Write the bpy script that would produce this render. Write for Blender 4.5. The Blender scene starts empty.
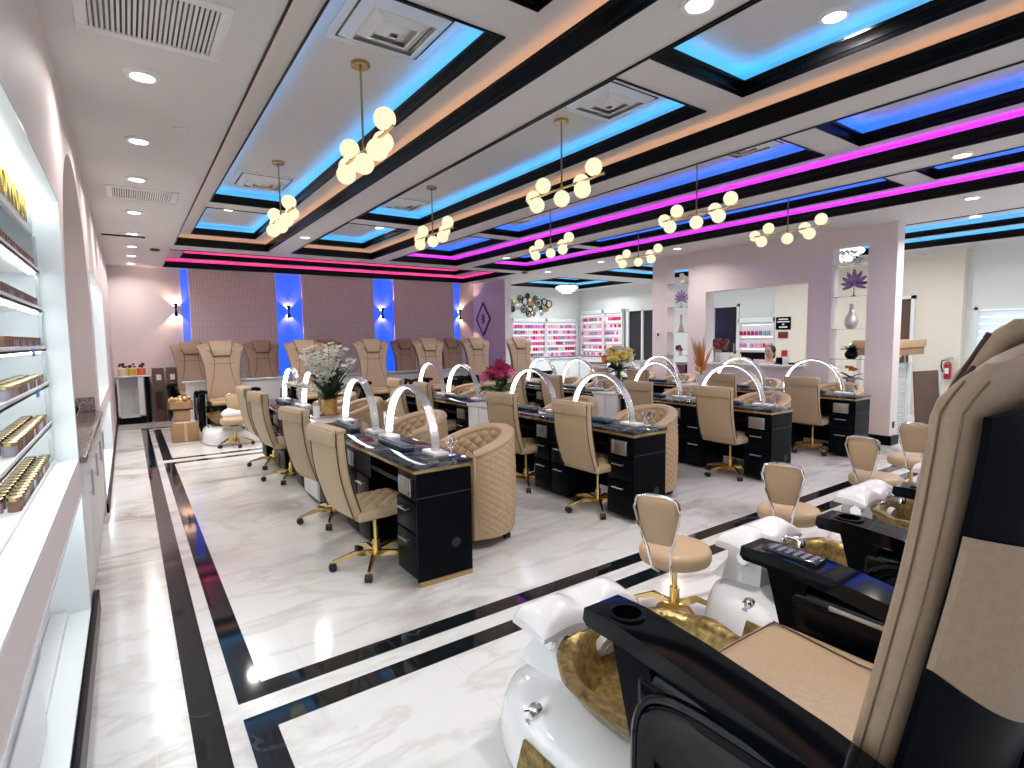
import bpy, bmesh, math, random
from mathutils import Matrix, Vector
random.seed(7)
PI = math.pi
S = bpy.context.scene
COL = S.collection
D = bpy.data

# ------------------------------------------------------------------ helpers
def T(x=0, y=0, z=0): return Matrix.Translation((x, y, z))
def RX(a): return Matrix.Rotation(a, 4, 'X')
def RY(a): return Matrix.Rotation(a, 4, 'Y')
def RZ(a): return Matrix.Rotation(a, 4, 'Z')
def SC(x, y, z): return Matrix.Diagonal((x, y, z, 1))

class MB:
    def __init__(s): s.v = []; s.f = []; s.m = []
    def add(s, vs, fs, mi=0, M=None):
        o = len(s.v)
        for p in vs:
            s.v.append(tuple(M @ Vector(p)) if M is not None else tuple(p))
        for f in fs: s.f.append(tuple(i + o for i in f)); s.m.append(mi)
        return s
    def box(s, x0, x1, y0, y1, z0, z1, b=0, mi=0, M=None, seg=2):
        if b <= 0:
            vs = [(x, y, z) for z in (z0, z1) for y in (y0, y1) for x in (x0, x1)]
            return s.add(vs, [(0, 2, 3, 1), (4, 5, 7, 6), (0, 1, 5, 4), (2, 6, 7, 3), (0, 4, 6, 2), (1, 3, 7, 5)], mi, M)
        bm = bmesh.new()
        bmesh.ops.create_cube(bm, size=1)
        for v in bm.verts:
            v.co = Vector(((x0 + x1) / 2 + v.co.x * (x1 - x0), (y0 + y1) / 2 + v.co.y * (y1 - y0), (z0 + z1) / 2 + v.co.z * (z1 - z0)))
        b = min(b, .49 * min(abs(x1 - x0), abs(y1 - y0), abs(z1 - z0)))
        bmesh.ops.bevel(bm, geom=list(bm.edges), offset=b, segments=seg, profile=.5, affect='EDGES')
        return s.bm(bm, mi, M)
    def bm(s, bm, mi=0, M=None):
        bm.verts.index_update()
        s.add([v.co[:] for v in bm.verts], [[v.index for v in f.verts] for f in bm.faces], mi, M)
        bm.free(); return s
    def loft(s, rings, caps=True, mi=0, M=None, closed=True, loop=False):
        n = len(rings[0]); vs = [p for r in rings for p in r]; fs = []
        R = len(rings)
        for i in range(R if loop else R - 1):
            a = i * n; b = ((i + 1) % R) * n
            for j in range(n if closed else n - 1):
                k = (j + 1) % n
                fs.append((a + j, a + k, b + k, b + j))
        if caps and not loop and closed:
            fs.append(tuple(reversed(range(n)))); fs.append(tuple(range((R - 1) * n, R * n)))
        return s.add(vs, fs, mi, M)
    def cyl(s, p0, p1, r0, r1=None, n=16, mi=0, M=None, caps=True):
        r1 = r0 if r1 is None else r1
        p0 = Vector(p0); p1 = Vector(p1); d = (p1 - p0).normalized()
        a = d.orthogonal().normalized(); b = d.cross(a)
        rings = [[p + (a * math.cos(2 * PI * k / n) + b * math.sin(2 * PI * k / n)) * r for k in range(n)] for p, r in ((p0, r0), (p1, r1))]
        return s.loft(rings, caps, mi, M)
    def tube(s, pts, r, n=8, closed=False, mi=0, M=None):
        pts = [Vector(p) for p in pts]; N = len(pts); rings = []; a = None
        for i, p in enumerate(pts):
            if closed: d = pts[(i + 1) % N] - pts[i - 1]
            else: d = pts[min(i + 1, N - 1)] - pts[max(i - 1, 0)]
            d.normalize()
            if a is None: a = d.orthogonal().normalized()
            else:
                a = a - d * a.dot(d)
                a = a.normalized() if a.length > 1e-6 else d.orthogonal().normalized()
            b = d.cross(a); rr = r[i] if isinstance(r, (list, tuple)) else r
            rings.append([p + (a * math.cos(2 * PI * k / n) + b * math.sin(2 * PI * k / n)) * rr for k in range(n)])
        return s.loft(rings, True, mi, M, loop=closed)
    def lathe(s, prof, n=24, mi=0, M=None, sx=1, sy=1, caps=True):
        rings = [[(r * math.cos(2 * PI * k / n) * sx, r * math.sin(2 * PI * k / n) * sy, z) for k in range(n)] for r, z in prof]
        return s.loft(rings, caps, mi, M)
    def prism(s, poly, z0, z1, mi=0, M=None):
        return s.loft([[(x, y, z) for x, y in poly] for z in (z0, z1)], True, mi, M)
    def sph(s, c=(0, 0, 0), r=1, sc=(1, 1, 1), nu=16, nv=10, mi=0, M=None):
        rings = []
        for j in range(nv + 1):
            t = PI * j / nv; q = max(math.sin(t), .001)
            rings.append([(c[0] + r * sc[0] * q * math.cos(2 * PI * k / nu), c[1] + r * sc[1] * q * math.sin(2 * PI * k / nu), c[2] - r * sc[2] * math.cos(t)) for k in range(nu)])
        return s.loft(rings, True, mi, M)
    def grid(s, fn, nu, nv, mi=0, M=None):
        vs = [fn(i / nu, j / nv) for j in range(nv + 1) for i in range(nu + 1)]
        fs = [(j * (nu + 1) + i, j * (nu + 1) + i + 1, (j + 1) * (nu + 1) + i + 1, (j + 1) * (nu + 1) + i) for j in range(nv) for i in range(nu)]
        return s.add(vs, fs, mi, M)
    def mesh(s, name, mats, angle=38, smooth=True):
        me = D.meshes.new(name)
        me.from_pydata(s.v, [], s.f)
        for m in (mats if isinstance(mats, (list, tuple)) else [mats]): me.materials.append(m)
        me.polygons.foreach_set('material_index', s.m)
        bm = bmesh.new(); bm.from_mesh(me)
        bmesh.ops.recalc_face_normals(bm, faces=bm.faces); bm.to_mesh(me); bm.free()
        if smooth:
            me.polygons.foreach_set('use_smooth', [True] * len(me.polygons))
            me.set_sharp_from_angle(angle=math.radians(angle))
        me.update(); return me

def obj(name, mb, mats, parent=None, loc=None, rot=None, angle=38, label=None, smooth=True):
    o = D.objects.new(name, mb.mesh(name, mats, angle, smooth)); COL.objects.link(o)
    if parent is not None: o.parent = parent
    if loc: o.location = loc
    if rot: o.rotation_euler = rot
    if label: o['label'] = label
    return o
def tag(o, label, cat, group=None, kind=None):
    o['label'] = label; o['category'] = cat
    if group: o['group'] = group
    if kind: o['kind'] = kind
    return o
def thing(name, label, cat, loc=(0, 0, 0), rz=0, group=None):
    o = D.objects.new(name, None); o.empty_display_size = .1; COL.objects.link(o)
    o.location = loc; o.rotation_euler = (0, 0, rz)
    return tag(o, label, cat, group)
def struct(name, mb, mats, parent=None, angle=30, label=None, smooth=True):
    o = obj(name, mb, mats, parent, angle=angle, smooth=smooth)
    if parent is None: o['kind'] = 'structure'
    if label: o['label'] = label
    return o
def dup(root, loc, rz, label=None, group=None, skip=()):
    r = root.copy(); COL.objects.link(r); r.location = loc; r.rotation_euler = (0, 0, rz)
    if label: r['label'] = label
    if group: r['group'] = group
    def rec(src, dst):
        for ch in list(src.children):
            if ch.name.split('.')[0] in skip: continue
            c = ch.copy(); COL.objects.link(c); c.parent = dst; rec(ch, c)
    rec(root, r)
    return r

# ------------------------------------------------------------------ materials
def newmat(name):
    m = D.materials.new(name); m.use_nodes = True
    nt = m.node_tree; b = nt.nodes['Principled BSDF']
    return m, nt, b
def mat(name, c, rough=.5, metal=0, coat=0, spec=None, noise=0, bump=0, bscale=60, var=None, sheen=0, trans=0, ior=None, alpha=1):
    m, nt, b = newmat(name)
    b.inputs['Base Color'].default_value = (*c, 1); b.inputs['Roughness'].default_value = rough
    b.inputs['Metallic'].default_value = metal; b.inputs['Coat Weight'].default_value = coat
    b.inputs['Coat Roughness'].default_value = .05
    if spec is not None: b.inputs['Specular IOR Level'].default_value = spec
    if trans: b.inputs['Transmission Weight'].default_value = trans
    if ior: b.inputs['IOR'].default_value = ior
    if alpha < 1: b.inputs['Alpha'].default_value = alpha
    tc = nt.nodes.new('ShaderNodeTexCoord')
    if bump or var:
        nz = nt.nodes.new('ShaderNodeTexNoise'); nz.inputs['Scale'].default_value = bscale; nz.inputs['Detail'].default_value = 4
        nt.links.new(tc.outputs['Object'], nz.inputs['Vector'])
    if bump:
        bp = nt.nodes.new('ShaderNodeBump'); bp.inputs['Strength'].default_value = bump; bp.inputs['Distance'].default_value = .004
        nt.links.new(nz.outputs['Fac'], bp.inputs['Height']); nt.links.new(bp.outputs['Normal'], b.inputs['Normal'])
    if var:
        rp = nt.nodes.new('ShaderNodeValToRGB')
        rp.color_ramp.elements[0].position = .3; rp.color_ramp.elements[1].position = .7
        rp.color_ramp.elements[0].color = (*c, 1); rp.color_ramp.elements[1].color = (*var, 1)
        nt.links.new(nz.outputs['Fac'], rp.inputs['Fac']); nt.links.new(rp.outputs['Color'], b.inputs['Base Color'])
    return m
def emat(name, c, s):
    m, nt, b = newmat(name)
    b.inputs['Base Color'].default_value = (*[min(1, x) for x in c], 1)
    b.inputs['Emission Color'].default_value = (*c, 1); b.inputs['Emission Strength'].default_value = s
    b.inputs['Roughness'].default_value = .4
    return m
def marble(name, base, vein, vein2, rough, tile=None, joint=(.6, .6, .6), scale=1.0, width=.035, amount=1, coat=0):
    m, nt, b = newmat(name); N = nt.nodes; L = nt.links
    b.inputs['Roughness'].default_value = rough; b.inputs['Coat Weight'].default_value = coat
    tc = N.new('ShaderNodeTexCoord'); mp = N.new('ShaderNodeMapping')
    mp.inputs['Rotation'].default_value = (0, 0, .5); mp.inputs['Scale'].default_value = (scale * .55, scale * 1.5, scale)
    L.new(tc.outputs['Object'], mp.inputs['Vector'])
    def veins(sc, w, dist):
        nz = N.new('ShaderNodeTexNoise'); nz.inputs['Scale'].default_value = sc; nz.inputs['Detail'].default_value = 7
        nz.inputs['Roughness'].default_value = .55; nz.inputs['Distortion'].default_value = dist
        L.new(mp.outputs[0], nz.inputs['Vector'])
        a = N.new('ShaderNodeMath'); a.operation = 'SUBTRACT'; a.inputs[1].default_value = .5; L.new(nz.outputs['Fac'], a.inputs[0])
        c = N.new('ShaderNodeMath'); c.operation = 'ABSOLUTE'; L.new(a.outputs[0], c.inputs[0])
        r = N.new('ShaderNodeMapRange'); r.inputs['From Min'].default_value = 0; r.inputs['From Max'].default_value = w
        r.inputs['To Min'].default_value = 1; r.inputs['To Max'].default_value = 0; L.new(c.outputs[0], r.inputs['Value'])
        return r.outputs[0]
    v1 = veins(.7, width, .7); v2 = veins(1.7, width * .6, .5)
    msk = N.new('ShaderNodeTexNoise'); msk.inputs['Scale'].default_value = .8; L.new(tc.outputs['Object'], msk.inputs['Vector'])
    mr = N.new('ShaderNodeMapRange'); mr.inputs['From Min'].default_value = .42; mr.inputs['From Max'].default_value = .62; L.new(msk.outputs['Fac'], mr.inputs['Value'])
    m1 = N.new('ShaderNodeMath'); m1.operation = 'MULTIPLY'; L.new(v1, m1.inputs[0]); L.new(mr.outputs[0], m1.inputs[1])
    m1b = N.new('ShaderNodeMath'); m1b.operation = 'MULTIPLY'; m1b.inputs[1].default_value = .8 * amount; L.new(m1.outputs[0], m1b.inputs[0])
    m2 = N.new('ShaderNodeMath'); m2.operation = 'MULTIPLY'; m2.inputs[1].default_value = .35 * amount; L.new(v2, m2.inputs[0])
    x1 = N.new('ShaderNodeMixRGB'); x1.inputs[1].default_value = (*base, 1); x1.inputs[2].default_value = (*vein, 1); L.new(m1b.outputs[0], x1.inputs[0])
    x2 = N.new('ShaderNodeMixRGB'); x2.inputs[2].default_value = (*vein2, 1); L.new(x1.outputs[0], x2.inputs[1]); L.new(m2.outputs[0], x2.inputs[0])
    out = x2.outputs[0]
    if tile:
        br = N.new('ShaderNodeTexBrick'); br.offset = .5
        br.inputs['Color1'].default_value = (0, 0, 0, 1); br.inputs['Color2'].default_value = (0, 0, 0, 1); br.inputs['Mortar'].default_value = (1, 1, 1, 1)
        br.inputs['Scale'].default_value = 1; br.inputs['Brick Width'].default_value = tile[0]; br.inputs['Row Height'].default_value = tile[1]
        br.inputs['Mortar Size'].default_value = .0022; br.inputs['Mortar Smooth'].default_value = .1
        L.new(tc.outputs['Object'], br.inputs['Vector'])
        x3 = N.new('ShaderNodeMixRGB'); x3.inputs[2].default_value = (*joint, 1); L.new(out, x3.inputs[1]); L.new(br.outputs['Color'], x3.inputs[0]); out = x3.outputs[0]
    L.new(out, b.inputs['Base Color'])
    return m

M_ = {}
M_['paint'] = mat('pinkish wall paint', (.78, .68, .665), .55, bump=.05, bscale=25)
M_['paintg'] = mat('pale white wall paint', (.76, .77, .75), .55)
M_['ceil'] = mat('white ceiling paint', (.70, .675, .67), .6)
M_['white'] = mat('white lacquer', (.80, .80, .80), .3)
M_['cool'] = mat('white display laminate', (.80, .84, .85), .25)
M_['cream'] = mat('cream wall paint', (.76, .68, .58), .6)
M_['blackg'] = mat('black gloss lacquer', (.002, .003, .005), .05, coat=.12, spec=.16)
M_['black'] = mat('black satin laminate', (.002, .0028, .005), .3, spec=.08)
M_['crown'] = mat('black painted moulding', (.002, .002, .0025), .25, spec=.15)
M_['rubber'] = mat('black rubber', (.012, .012, .012), .5)
M_['beige'] = mat('beige leather', (.41, .29, .20), .42, bump=.35, bscale=70, var=(.365, .255, .172), spec=.35)
M_['khaki'] = mat('khaki beige leather', (.50, .375, .235), .38, bump=.3, bscale=90, var=(.45, .335, .205), spec=.35)
M_['tan'] = mat('camel leather', (.52, .365, .225), .38, bump=.3, bscale=90, var=(.48, .33, .20), spec=.35)
M_['pipe'] = mat('dark brown piping', (.05, .03, .022), .4)
M_['gold'] = mat('polished gold metal', (.78, .56, .22), .16, metal=1)
M_['brass'] = mat('aged brass', (.52, .38, .18), .25, metal=1)
M_['chrome'] = mat('chrome', (.8, .8, .82), .08, metal=1)
M_['steel'] = mat('brushed steel', (.55, .56, .58), .3, metal=1)
M_['porc'] = mat('white glossy fibreglass', (.82, .81, .82), .1, coat=.4)
M_['pad'] = mat('white vinyl', (.80, .77, .78), .18, coat=.2)
M_['bowl'] = mat('textured gold resin bowl', (.36, .24, .07), .3, metal=.55, bump=1.0, bscale=38, var=(.10, .06, .02))
M_['floor'] = marble('white marble tile', (.75, .735, .72), (.36, .31, .27), (.50, .46, .43), .15, tile=(1.2, .6), joint=(.68, .665, .65), width=.06, amount=1.15)
M_['strip'] = marble('black marble tile', (.008, .010, .013), (.35, .35, .36), (.03, .035, .04), .05, width=.006, amount=.3)
M_['top'] = marble('polished dark stone', (.010, .012, .018), (.28, .30, .33), (.06, .08, .11), .05, scale=5, width=.035, amount=.8)
M_['wmarble'] = marble('white marble slab', (.75, .74, .74), (.35, .34, .34), (.5, .5, .5), .1, scale=5)
M_['granite'] = mat('speckled brown granite', (.10, .075, .07), .12, bscale=45, var=(.38, .31, .29))
M_['glass'] = mat('clear glass', (.9, .95, .95), .02, trans=1, ior=1.45)
M_['acryl'] = mat('clear acrylic shelf', (.85, .9, .92), .05, trans=.6, ior=1.3)
M_['cush'] = mat('dark teal vinyl', (.012, .028, .045), .3)
M_['card'] = mat('brown cardboard', (.38, .22, .12), .8, bscale=8, var=(.34, .19, .10))
M_['cardd'] = mat('dark brown cardboard', (.12, .065, .045), .7)
M_['tape'] = mat('packing tape', (.52, .36, .20), .3)
M_['leaf'] = mat('dark green leaf', (.008, .028, .012), .35, bscale=20, var=(.02, .05, .02))
M_['leafg'] = mat('mid green leaf', (.04, .13, .03), .45)
M_['lime'] = mat('bright lime leaf', (.35, .60, .05), .5)
M_['petalw'] = mat('white petal', (.92, .90, .80), .5)
M_['petaly'] = mat('yellow petal', (.85, .62, .10), .5)
M_['petalc'] = mat('cream petal', (.85, .76, .55), .5)
M_['petalm'] = mat('magenta petal', (.42, .01, .09), .5)
M_['petalp'] = mat('pink petal', (.75, .16, .38), .5)
M_['petalr'] = mat('crimson petal', (.30, .015, .03), .5)
M_['petalo'] = mat('orange petal', (.75, .20, .03), .5)
M_['petalt'] = mat('tan spike flower', (.55, .35, .12), .6)
M_['purple'] = mat('purple glazed leaf', (.12, .05, .17), .25, var=(.40, .27, .50), bscale=14)
M_['red'] = mat('red painted metal', (.35, .015, .015), .3)
M_['dark'] = mat('dark tinted panel', (.02, .022, .03), .12)
M_['brownd'] = mat('dark brown wood', (.12, .065, .05), .4)
M_['hair'] = mat('black hair', (.01, .008, .008), .5)
M_['skin'] = mat('skin', (.55, .33, .24), .5)
M_['bulb'] = emat('glowing opal globe', (1.0, .93, .62), .98)
M_['bulb'].node_tree.nodes['Principled BSDF'].inputs['Base Color'].default_value = (.12, .11, .09, 1)
M_['down'] = emat('downlight lens', (1.0, .97, .93), 9)
M_['tube'] = emat('white lamp diffuser', (.93, .96, 1.0), 7)
M_['shelfled'] = emat('cool shelf light', (.90, .98, 1.0), 13)
M_['ledc'] = emat('cyan light strip', (.03, .42, 1.0), 15)
M_['ledb'] = emat('blue light strip', (.0, .10, 1.0), 22)
M_['ledm'] = emat('magenta light strip', (.60, .0, 1.0), 18)
M_['ledp'] = emat('pink light strip', (1.0, .01, .22), 18)
M_['ledw'] = emat('warm light strip', (1.0, .52, .27), 5.5)
M_['ledblue'] = emat('deep blue light strip', (.0, .05, 1.0), 5)
M_['shade'] = emat('daylight through white blind', (.86, .94, 1.0), 1.2)
m, nt, b = newmat('translucent white slat')
tl = nt.nodes.new('ShaderNodeBsdfTranslucent'); tl.inputs['Color'].default_value = (.9, .93, .95, 1); mx = nt.nodes.new('ShaderNodeMixShader'); mx.inputs[0].default_value = .5
b.inputs['Base Color'].default_value = (.85, .86, .87, 1)
nt.links.new(b.outputs[0], mx.inputs[1]); nt.links.new(tl.outputs[0], mx.inputs[2]); nt.links.new(mx.outputs[0], nt.nodes['Material Output'].inputs[0]); M_['slat'] = m
# woven wallpaper with small square relief
m, nt, b = newmat('painted blue light wash')
b.inputs['Base Color'].default_value = (.14, .17, .40, 1); b.inputs['Emission Color'].default_value = (.0, .115, 1, 1); b.inputs['Emission Strength'].default_value = .9; b.inputs['Roughness'].default_value = .5  # emission paints the blue strip light falling on the wall
M_['bluewash'] = m
def wallpaper():
    m, nt, b = newmat('woven square wallpaper'); N = nt.nodes; L = nt.links
    tc = N.new('ShaderNodeTexCoord'); sp = N.new('ShaderNodeSeparateXYZ'); cb = N.new('ShaderNodeCombineXYZ')
    L.new(tc.outputs['Object'], sp.inputs[0]); L.new(sp.outputs['X'], cb.inputs['X']); L.new(sp.outputs['Z'], cb.inputs['Y'])
    br = N.new('ShaderNodeTexBrick'); br.offset = 0; br.inputs['Scale'].default_value = 1
    br.inputs['Brick Width'].default_value = .05; br.inputs['Row Height'].default_value = .05; br.inputs['Mortar Size'].default_value = .006
    br.inputs['Color1'].default_value = (.78, .68, .66, 1); br.inputs['Color2'].default_value = (.72, .62, .61, 1); br.inputs['Mortar'].default_value = (.52, .45, .45, 1)
    L.new(cb.outputs[0], br.inputs['Vector']); L.new(br.outputs['Color'], b.inputs['Base Color'])
    bp = N.new('ShaderNodeBump'); bp.inputs['Strength'].default_value = .5; bp.inputs['Distance'].default_value = .004; bp.invert = True
    L.new(br.outputs['Fac'], bp.inputs['Height']); L.new(bp.outputs[0], b.inputs['Normal'])
    b.inputs['Roughness'].default_value = .6
    return m
M_['wallpaper'] = wallpaper()
# sparkly crystal skin of the lamps
def crystal():
    m, nt, b = newmat('silver crystal skin'); N = nt.nodes; L = nt.links
    tc = N.new('ShaderNodeTexCoord'); vo = N.new('ShaderNodeTexVoronoi'); vo.inputs['Scale'].default_value = 110
    L.new(tc.outputs['Object'], vo.inputs['Vector'])
    bp = N.new('ShaderNodeBump'); bp.inputs['Strength'].default_value = .9; bp.inputs['Distance'].default_value = .003
    L.new(vo.outputs['Distance'], bp.inputs['Height']); L.new(bp.outputs[0], b.inputs['Normal'])
    b.inputs['Base Color'].default_value = (.70, .68, .65, 1); b.inputs['Metallic'].default_value = .85; b.inputs['Roughness'].default_value = .22
    return m
M_['crystal'] = crystal()

# ------------------------------------------------------------------ camera
cam = D.cameras.new('camera'); co = D.objects.new('camera', cam); COL.objects.link(co)
cam.sensor_width = 36; cam.lens = 36 * 546.92 / 1024; cam.clip_start = .05
yaw, pit, rol = math.radians(35.026), math.radians(4.801), math.radians(-.749)
fw = Vector((math.sin(yaw) * math.cos(pit), math.cos(yaw) * math.cos(pit), -math.sin(pit)))
rt = Vector((math.cos(yaw), -math.sin(yaw), 0)); up = rt.cross(fw)
r2 = rt * math.cos(rol) + up * math.sin(rol); u2 = -rt * math.sin(rol) + up * math.cos(rol)
m3 = Matrix((r2, u2, -fw)).transposed()
co.matrix_world = T(0, 0, 1.55) @ m3.to_4x4()
S.camera = co
S.view_settings.view_transform = 'Standard'; S.view_settings.look = 'None'
S.view_settings.gamma = 1; S.view_settings.use_curve_mapping = False
S.view_settings.exposure = 0.0

CH = 3.05
XL, XR, YB, YF = -.24, 12.2, 13.2, -2.6

# ------------------------------------------------------------------ plates with rectangular holes
def plate(mb, a0, a1, b0, b1, holes, fn, mi=0):
    A = sorted({a0, a1, *[h[0] for h in holes], *[h[1] for h in holes]}); B = sorted({b0, b1, *[h[2] for h in holes], *[h[3] for h in holes]})
    A = [a for a in A if a0 <= a <= a1]; B = [b for b in B if b0 <= b <= b1]
    for i in range(len(A) - 1):
        for j in range(len(B) - 1):
            ca, cb = (A[i] + A[i + 1]) / 2, (B[j] + B[j + 1]) / 2
            if any(h[0] < ca < h[1] and h[2] < cb < h[3] for h in holes): continue
            mb.add([fn(A[i], B[j]), fn(A[i + 1], B[j]), fn(A[i + 1], B[j + 1]), fn(A[i], B[j + 1])], [(0, 1, 2, 3)], mi)
def ringwall(mb, r, z0, z1, mi=0):
    x0, x1, y0, y1 = r; c = [(x0, y0), (x1, y0), (x1, y1), (x0, y1)]
    for i in range(4):
        a, b = c[i], c[(i + 1) % 4]
        mb.add([(*a, z0), (*b, z0), (*b, z1), (*a, z1)], [(0, 1, 2, 3)], mi)
def slabwall(mb, axis, p0, p1, a0, a1, z0, z1, holes, mi=0):
    """solid wall with rectangular through holes. axis 'x': faces at x=p0,p1, runs along y"""
    f = (lambda p: (lambda a, z: (p, a, z))) if axis == 'x' else (lambda p: (lambda a, z: (a, p, z)))
    plate(mb, a0, a1, z0, z1, holes, f(p0), mi); plate(mb, a0, a1, z0, z1, holes, f(p1), mi)
    for h in [(a0, a1, z0, z1)] + list(holes):
        c = [(h[0], h[2]), (h[1], h[2]), (h[1], h[3]), (h[0], h[3])]
        for i in range(4):
            q, w = c[i], c[(i + 1) % 4]
            mb.add([f(p0)(*q), f(p0)(*w), f(p1)(*w), f(p1)(*q)], [(0, 1, 2, 3)], mi)

# ------------------------------------------------------------------ floor
mb = MB(); mb.box(XL - 1.2, XR + .3, YF, YB + .6, -.12, 0); struct('floor', mb, M_['floor'])
tn = [0]
def trim(mb, m, label=None, angle=30):
    tn[0] += 1; return struct('trim_%d' % tn[0], mb, m, angle=angle, label=label)
mb = MB()
h = .0035
def st(x0, x1, y0, y1): mb.box(x0, x1, y0, y1, -.01, h)
st(.12, .23, YF, 11.85); st(.23, 9.4, 11.74, 11.85)
st(.30, .41, 8.45, 11.6); st(.41, 8.3, 8.45, 8.55)
st(.30, .41, 2.50, 8.25); st(.41, 8.3, 8.14, 8.25); st(.41, 11.0, 2.50, 2.61)
st(.30, .41, YF, 2.38); st(.41, 11.0, 2.27, 2.38)
trim(mb, M_['strip'])

# ------------------------------------------------------------------ ceiling with nested trays
Z1, Z2 = 3.205, 3.37
trays = [  # outer rect, outer led, inner rects, inner led
 ((.68, 2.02, -1.5, 9.96), 'ledw', [(.90, 1.80, -1.0, 2.30), (.90, 1.80, 2.60, 7.43), (.90, 1.80, 7.77, 9.76)], 'ledc'),
 ((2.39, 3.83, -1.5, 9.96), 'ledw', [(2.66, 3.60, -1.0, 2.30), (2.66, 3.60, 2.60, 7.43), (2.66, 3.60, 7.77, 9.76)], 'ledc'),
 ((4.17, 5.62, -1.5, 9.96), 'ledm', [(4.44, 5.39, -1.0, 2.30), (4.44, 5.39, 2.60, 7.43), (4.44, 5.39, 7.77, 9.76)], 'ledb'),
 ((6.05, 7.48, -1.5, 10.0), 'ledm', [(6.32, 7.24, -1.0, 2.32), (6.32, 7.24, 2.62, 7.43), (6.32, 7.24, 7.77, 9.76)], 'ledb'),
 ((.67, 7.5, 10.5, 12.92), 'ledp', [(.95, 7.05, 10.80, 12.60)], 'ledp'),
 ((8.98, 11.6, -1.0, 9.75), 'ledc', [(9.28, 11.3, -.6, 9.42)], 'ledc'),
 ((8.95, 11.6, 10.65, 12.95), 'ledc', [(9.25, 11.3, 10.95, 12.65)], 'ledc'),
]
mb = MB()
plate(mb, XL - 1.2, XR + .3, YF, YB + .6, [t[0] for t in trays], lambda a, b: (a, b, CH))
OUT = .07
def grow(r, d): return (r[0] - d, r[1] + d, r[2] - d, r[3] + d)
def crown(r, z, H, led):
    x0, x1, y0, y1 = r
    prof = [(-.006, -.010), (.006, -.010), (.009, .010), (.014, .016), (.015, .04), (.021, .06), (.024, H - .02), (.031, H - .014), (.031, H), (.020, H), (.008, .03), (.0, .02), (.0, -.001), (-.006, -.001)]
    m = MB(); rings = []
    for cx, cy, sx, sy in ((x0, y0, 1, 1), (x1, y0, -1, 1), (x1, y1, -1, -1), (x0, y1, 1, -1)):
        rings.append([(cx + sx * d, cy + sy * d, z + q) for d, q in prof])
    m.loft(rings, loop=True)
    o = trim(m, M_['crown'], angle=30)
    # light strip lying in the pocket behind the moulding
    e = MB(); w = .014; zz = z + H - .02; d = -.022
    a0, a1, b0, b1 = x0 + d, x1 - d, y0 + d, y1 - d
    for q in ((a0, a1, b0, b0 + w), (a0, a1, b1 - w, b1), (a0, a0 + w, b0 + w, b1 - w), (a1 - w, a1, b0 + w, b1 - w)):
        e.box(q[0], q[1], q[2], q[3], zz, zz + .006)
    l = obj('light_strip', e, M_[led], o)
for R, led, inn, iled in trays:
    g = grow(R, OUT)
    ringwall(mb, R, CH, CH + .02); plate(mb, *g, [R], lambda a, b: (a, b, CH + .02)); ringwall(mb, g, CH + .02, Z1)
    plate(mb, *g, inn, lambda a, b: (a, b, Z1))
    crown(R, CH, .108, led)
    for I in inn:
        gi = grow(I, OUT)
        ringwall(mb, I, Z1, Z1 + .02); plate(mb, *gi, [I], lambda a, b: (a, b, Z1 + .02)); ringwall(mb, gi, Z1 + .02, Z2)
        plate(mb, *gi, [], lambda a, b: (a, b, Z2))
        crown(I, Z1, .085, iled)
struct('ceiling', mb, M_['ceil'], smooth=False)

# ------------------------------------------------------------------ walls
# back wall with wallpaper panels standing proud and blue light behind their edges
mb = MB(); mb.box(XL - 1.2, 8.1, YB, YB + .12, 0, CH); struct('wall_back', mb, M_['paint'])
mb = MB(); mb.box(8.0, XR + .3, 13.5, 13.62, 0, CH); struct('wall_reception', mb, M_['paintg'])
for k, (a, b) in enumerate(((1.11, 2.78), (3.34, 5.03), (5.57, 7.27))):
    mb = MB(); mb.box(a, b, YB - .13, YB - .08, 0, CH - .005); mb.box(a + .12, b - .12, YB - .08, YB, 0, CH - .005)
    o = trim(mb, M_['wallpaper'])
    for q in ((a + .05, a + .08), (b - .08, b - .05)):
        if q[0] < 1: continue
        e = MB(); e.box(q[0], q[1], YB - .05, YB - .03, .05, CH - .03); obj('light_strip', e, M_['ledblue'], o)
for a, b in ((.97, 1.10), (2.79, 3.33), (5.04, 5.56), (7.28, 7.52)):  # added glowing sheets standing in for blue light washing the wall
    mb = MB(); mb.box(a, b, YB - .012, YB - .002, .02, CH - .01); trim(mb, M_['bluewash'], label='wall strip with painted glow of blue strip light')
# short side wall carrying the diamond picture
mb = MB(); mb.box(7.97, 8.1, 11.62, YB, 0, CH); struct('wall_alcove', mb, M_['paint'])
mb = MB(); mb.box(7.94, 8.13, 11.59, 11.62, 0, CH); trim(mb, M_['white'])
# outer right wall and the cream block in front of it
mb = MB()
slabwall(mb, 'x', XR, XR + .15, YF, 13.5, 0, CH, [(1.2, 3.24, .55, 1.98), (10.2, 11.38, 0, 2.35), (7.75, 8.5, 0, 2.3)])
struct('wall_right', mb, M_['paintg'])
mb = MB(); mb.box(12.0, XR - .002, 3.36, 6.75, 0, 2.97); struct('wall_cream', mb, M_['cream'])
mb = MB(); mb.box(11.9, XR - .003, 3.3, 6.9, 2.97, CH); trim(mb, M_['ceil'])
# partition with two shelf niches and the pass-through
mb = MB()
slabwall(mb, 'x', 8.55, 8.77, 3.13, 7.32, 0, CH, [(6.48, 6.97, .76, 2.80), (4.30, 6.10, 1.06, 2.33), (3.48, 3.96, .76, 2.80)])
struct('wall_partition', mb, M_['paint'])
mb = MB(); mb.box(8.53, 8.55, 3.11, 7.34, 0, .13); mb.box(8.53, 8.79, 3.10, 3.13, 0, .13); struct('baseboard_partition', mb, M_['black'])
mb = MB(); mb.box(8.45, 8.80, 4.28, 6.12, 1.03, 1.065, .005); trim(mb, M_['wmarble'])
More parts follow.
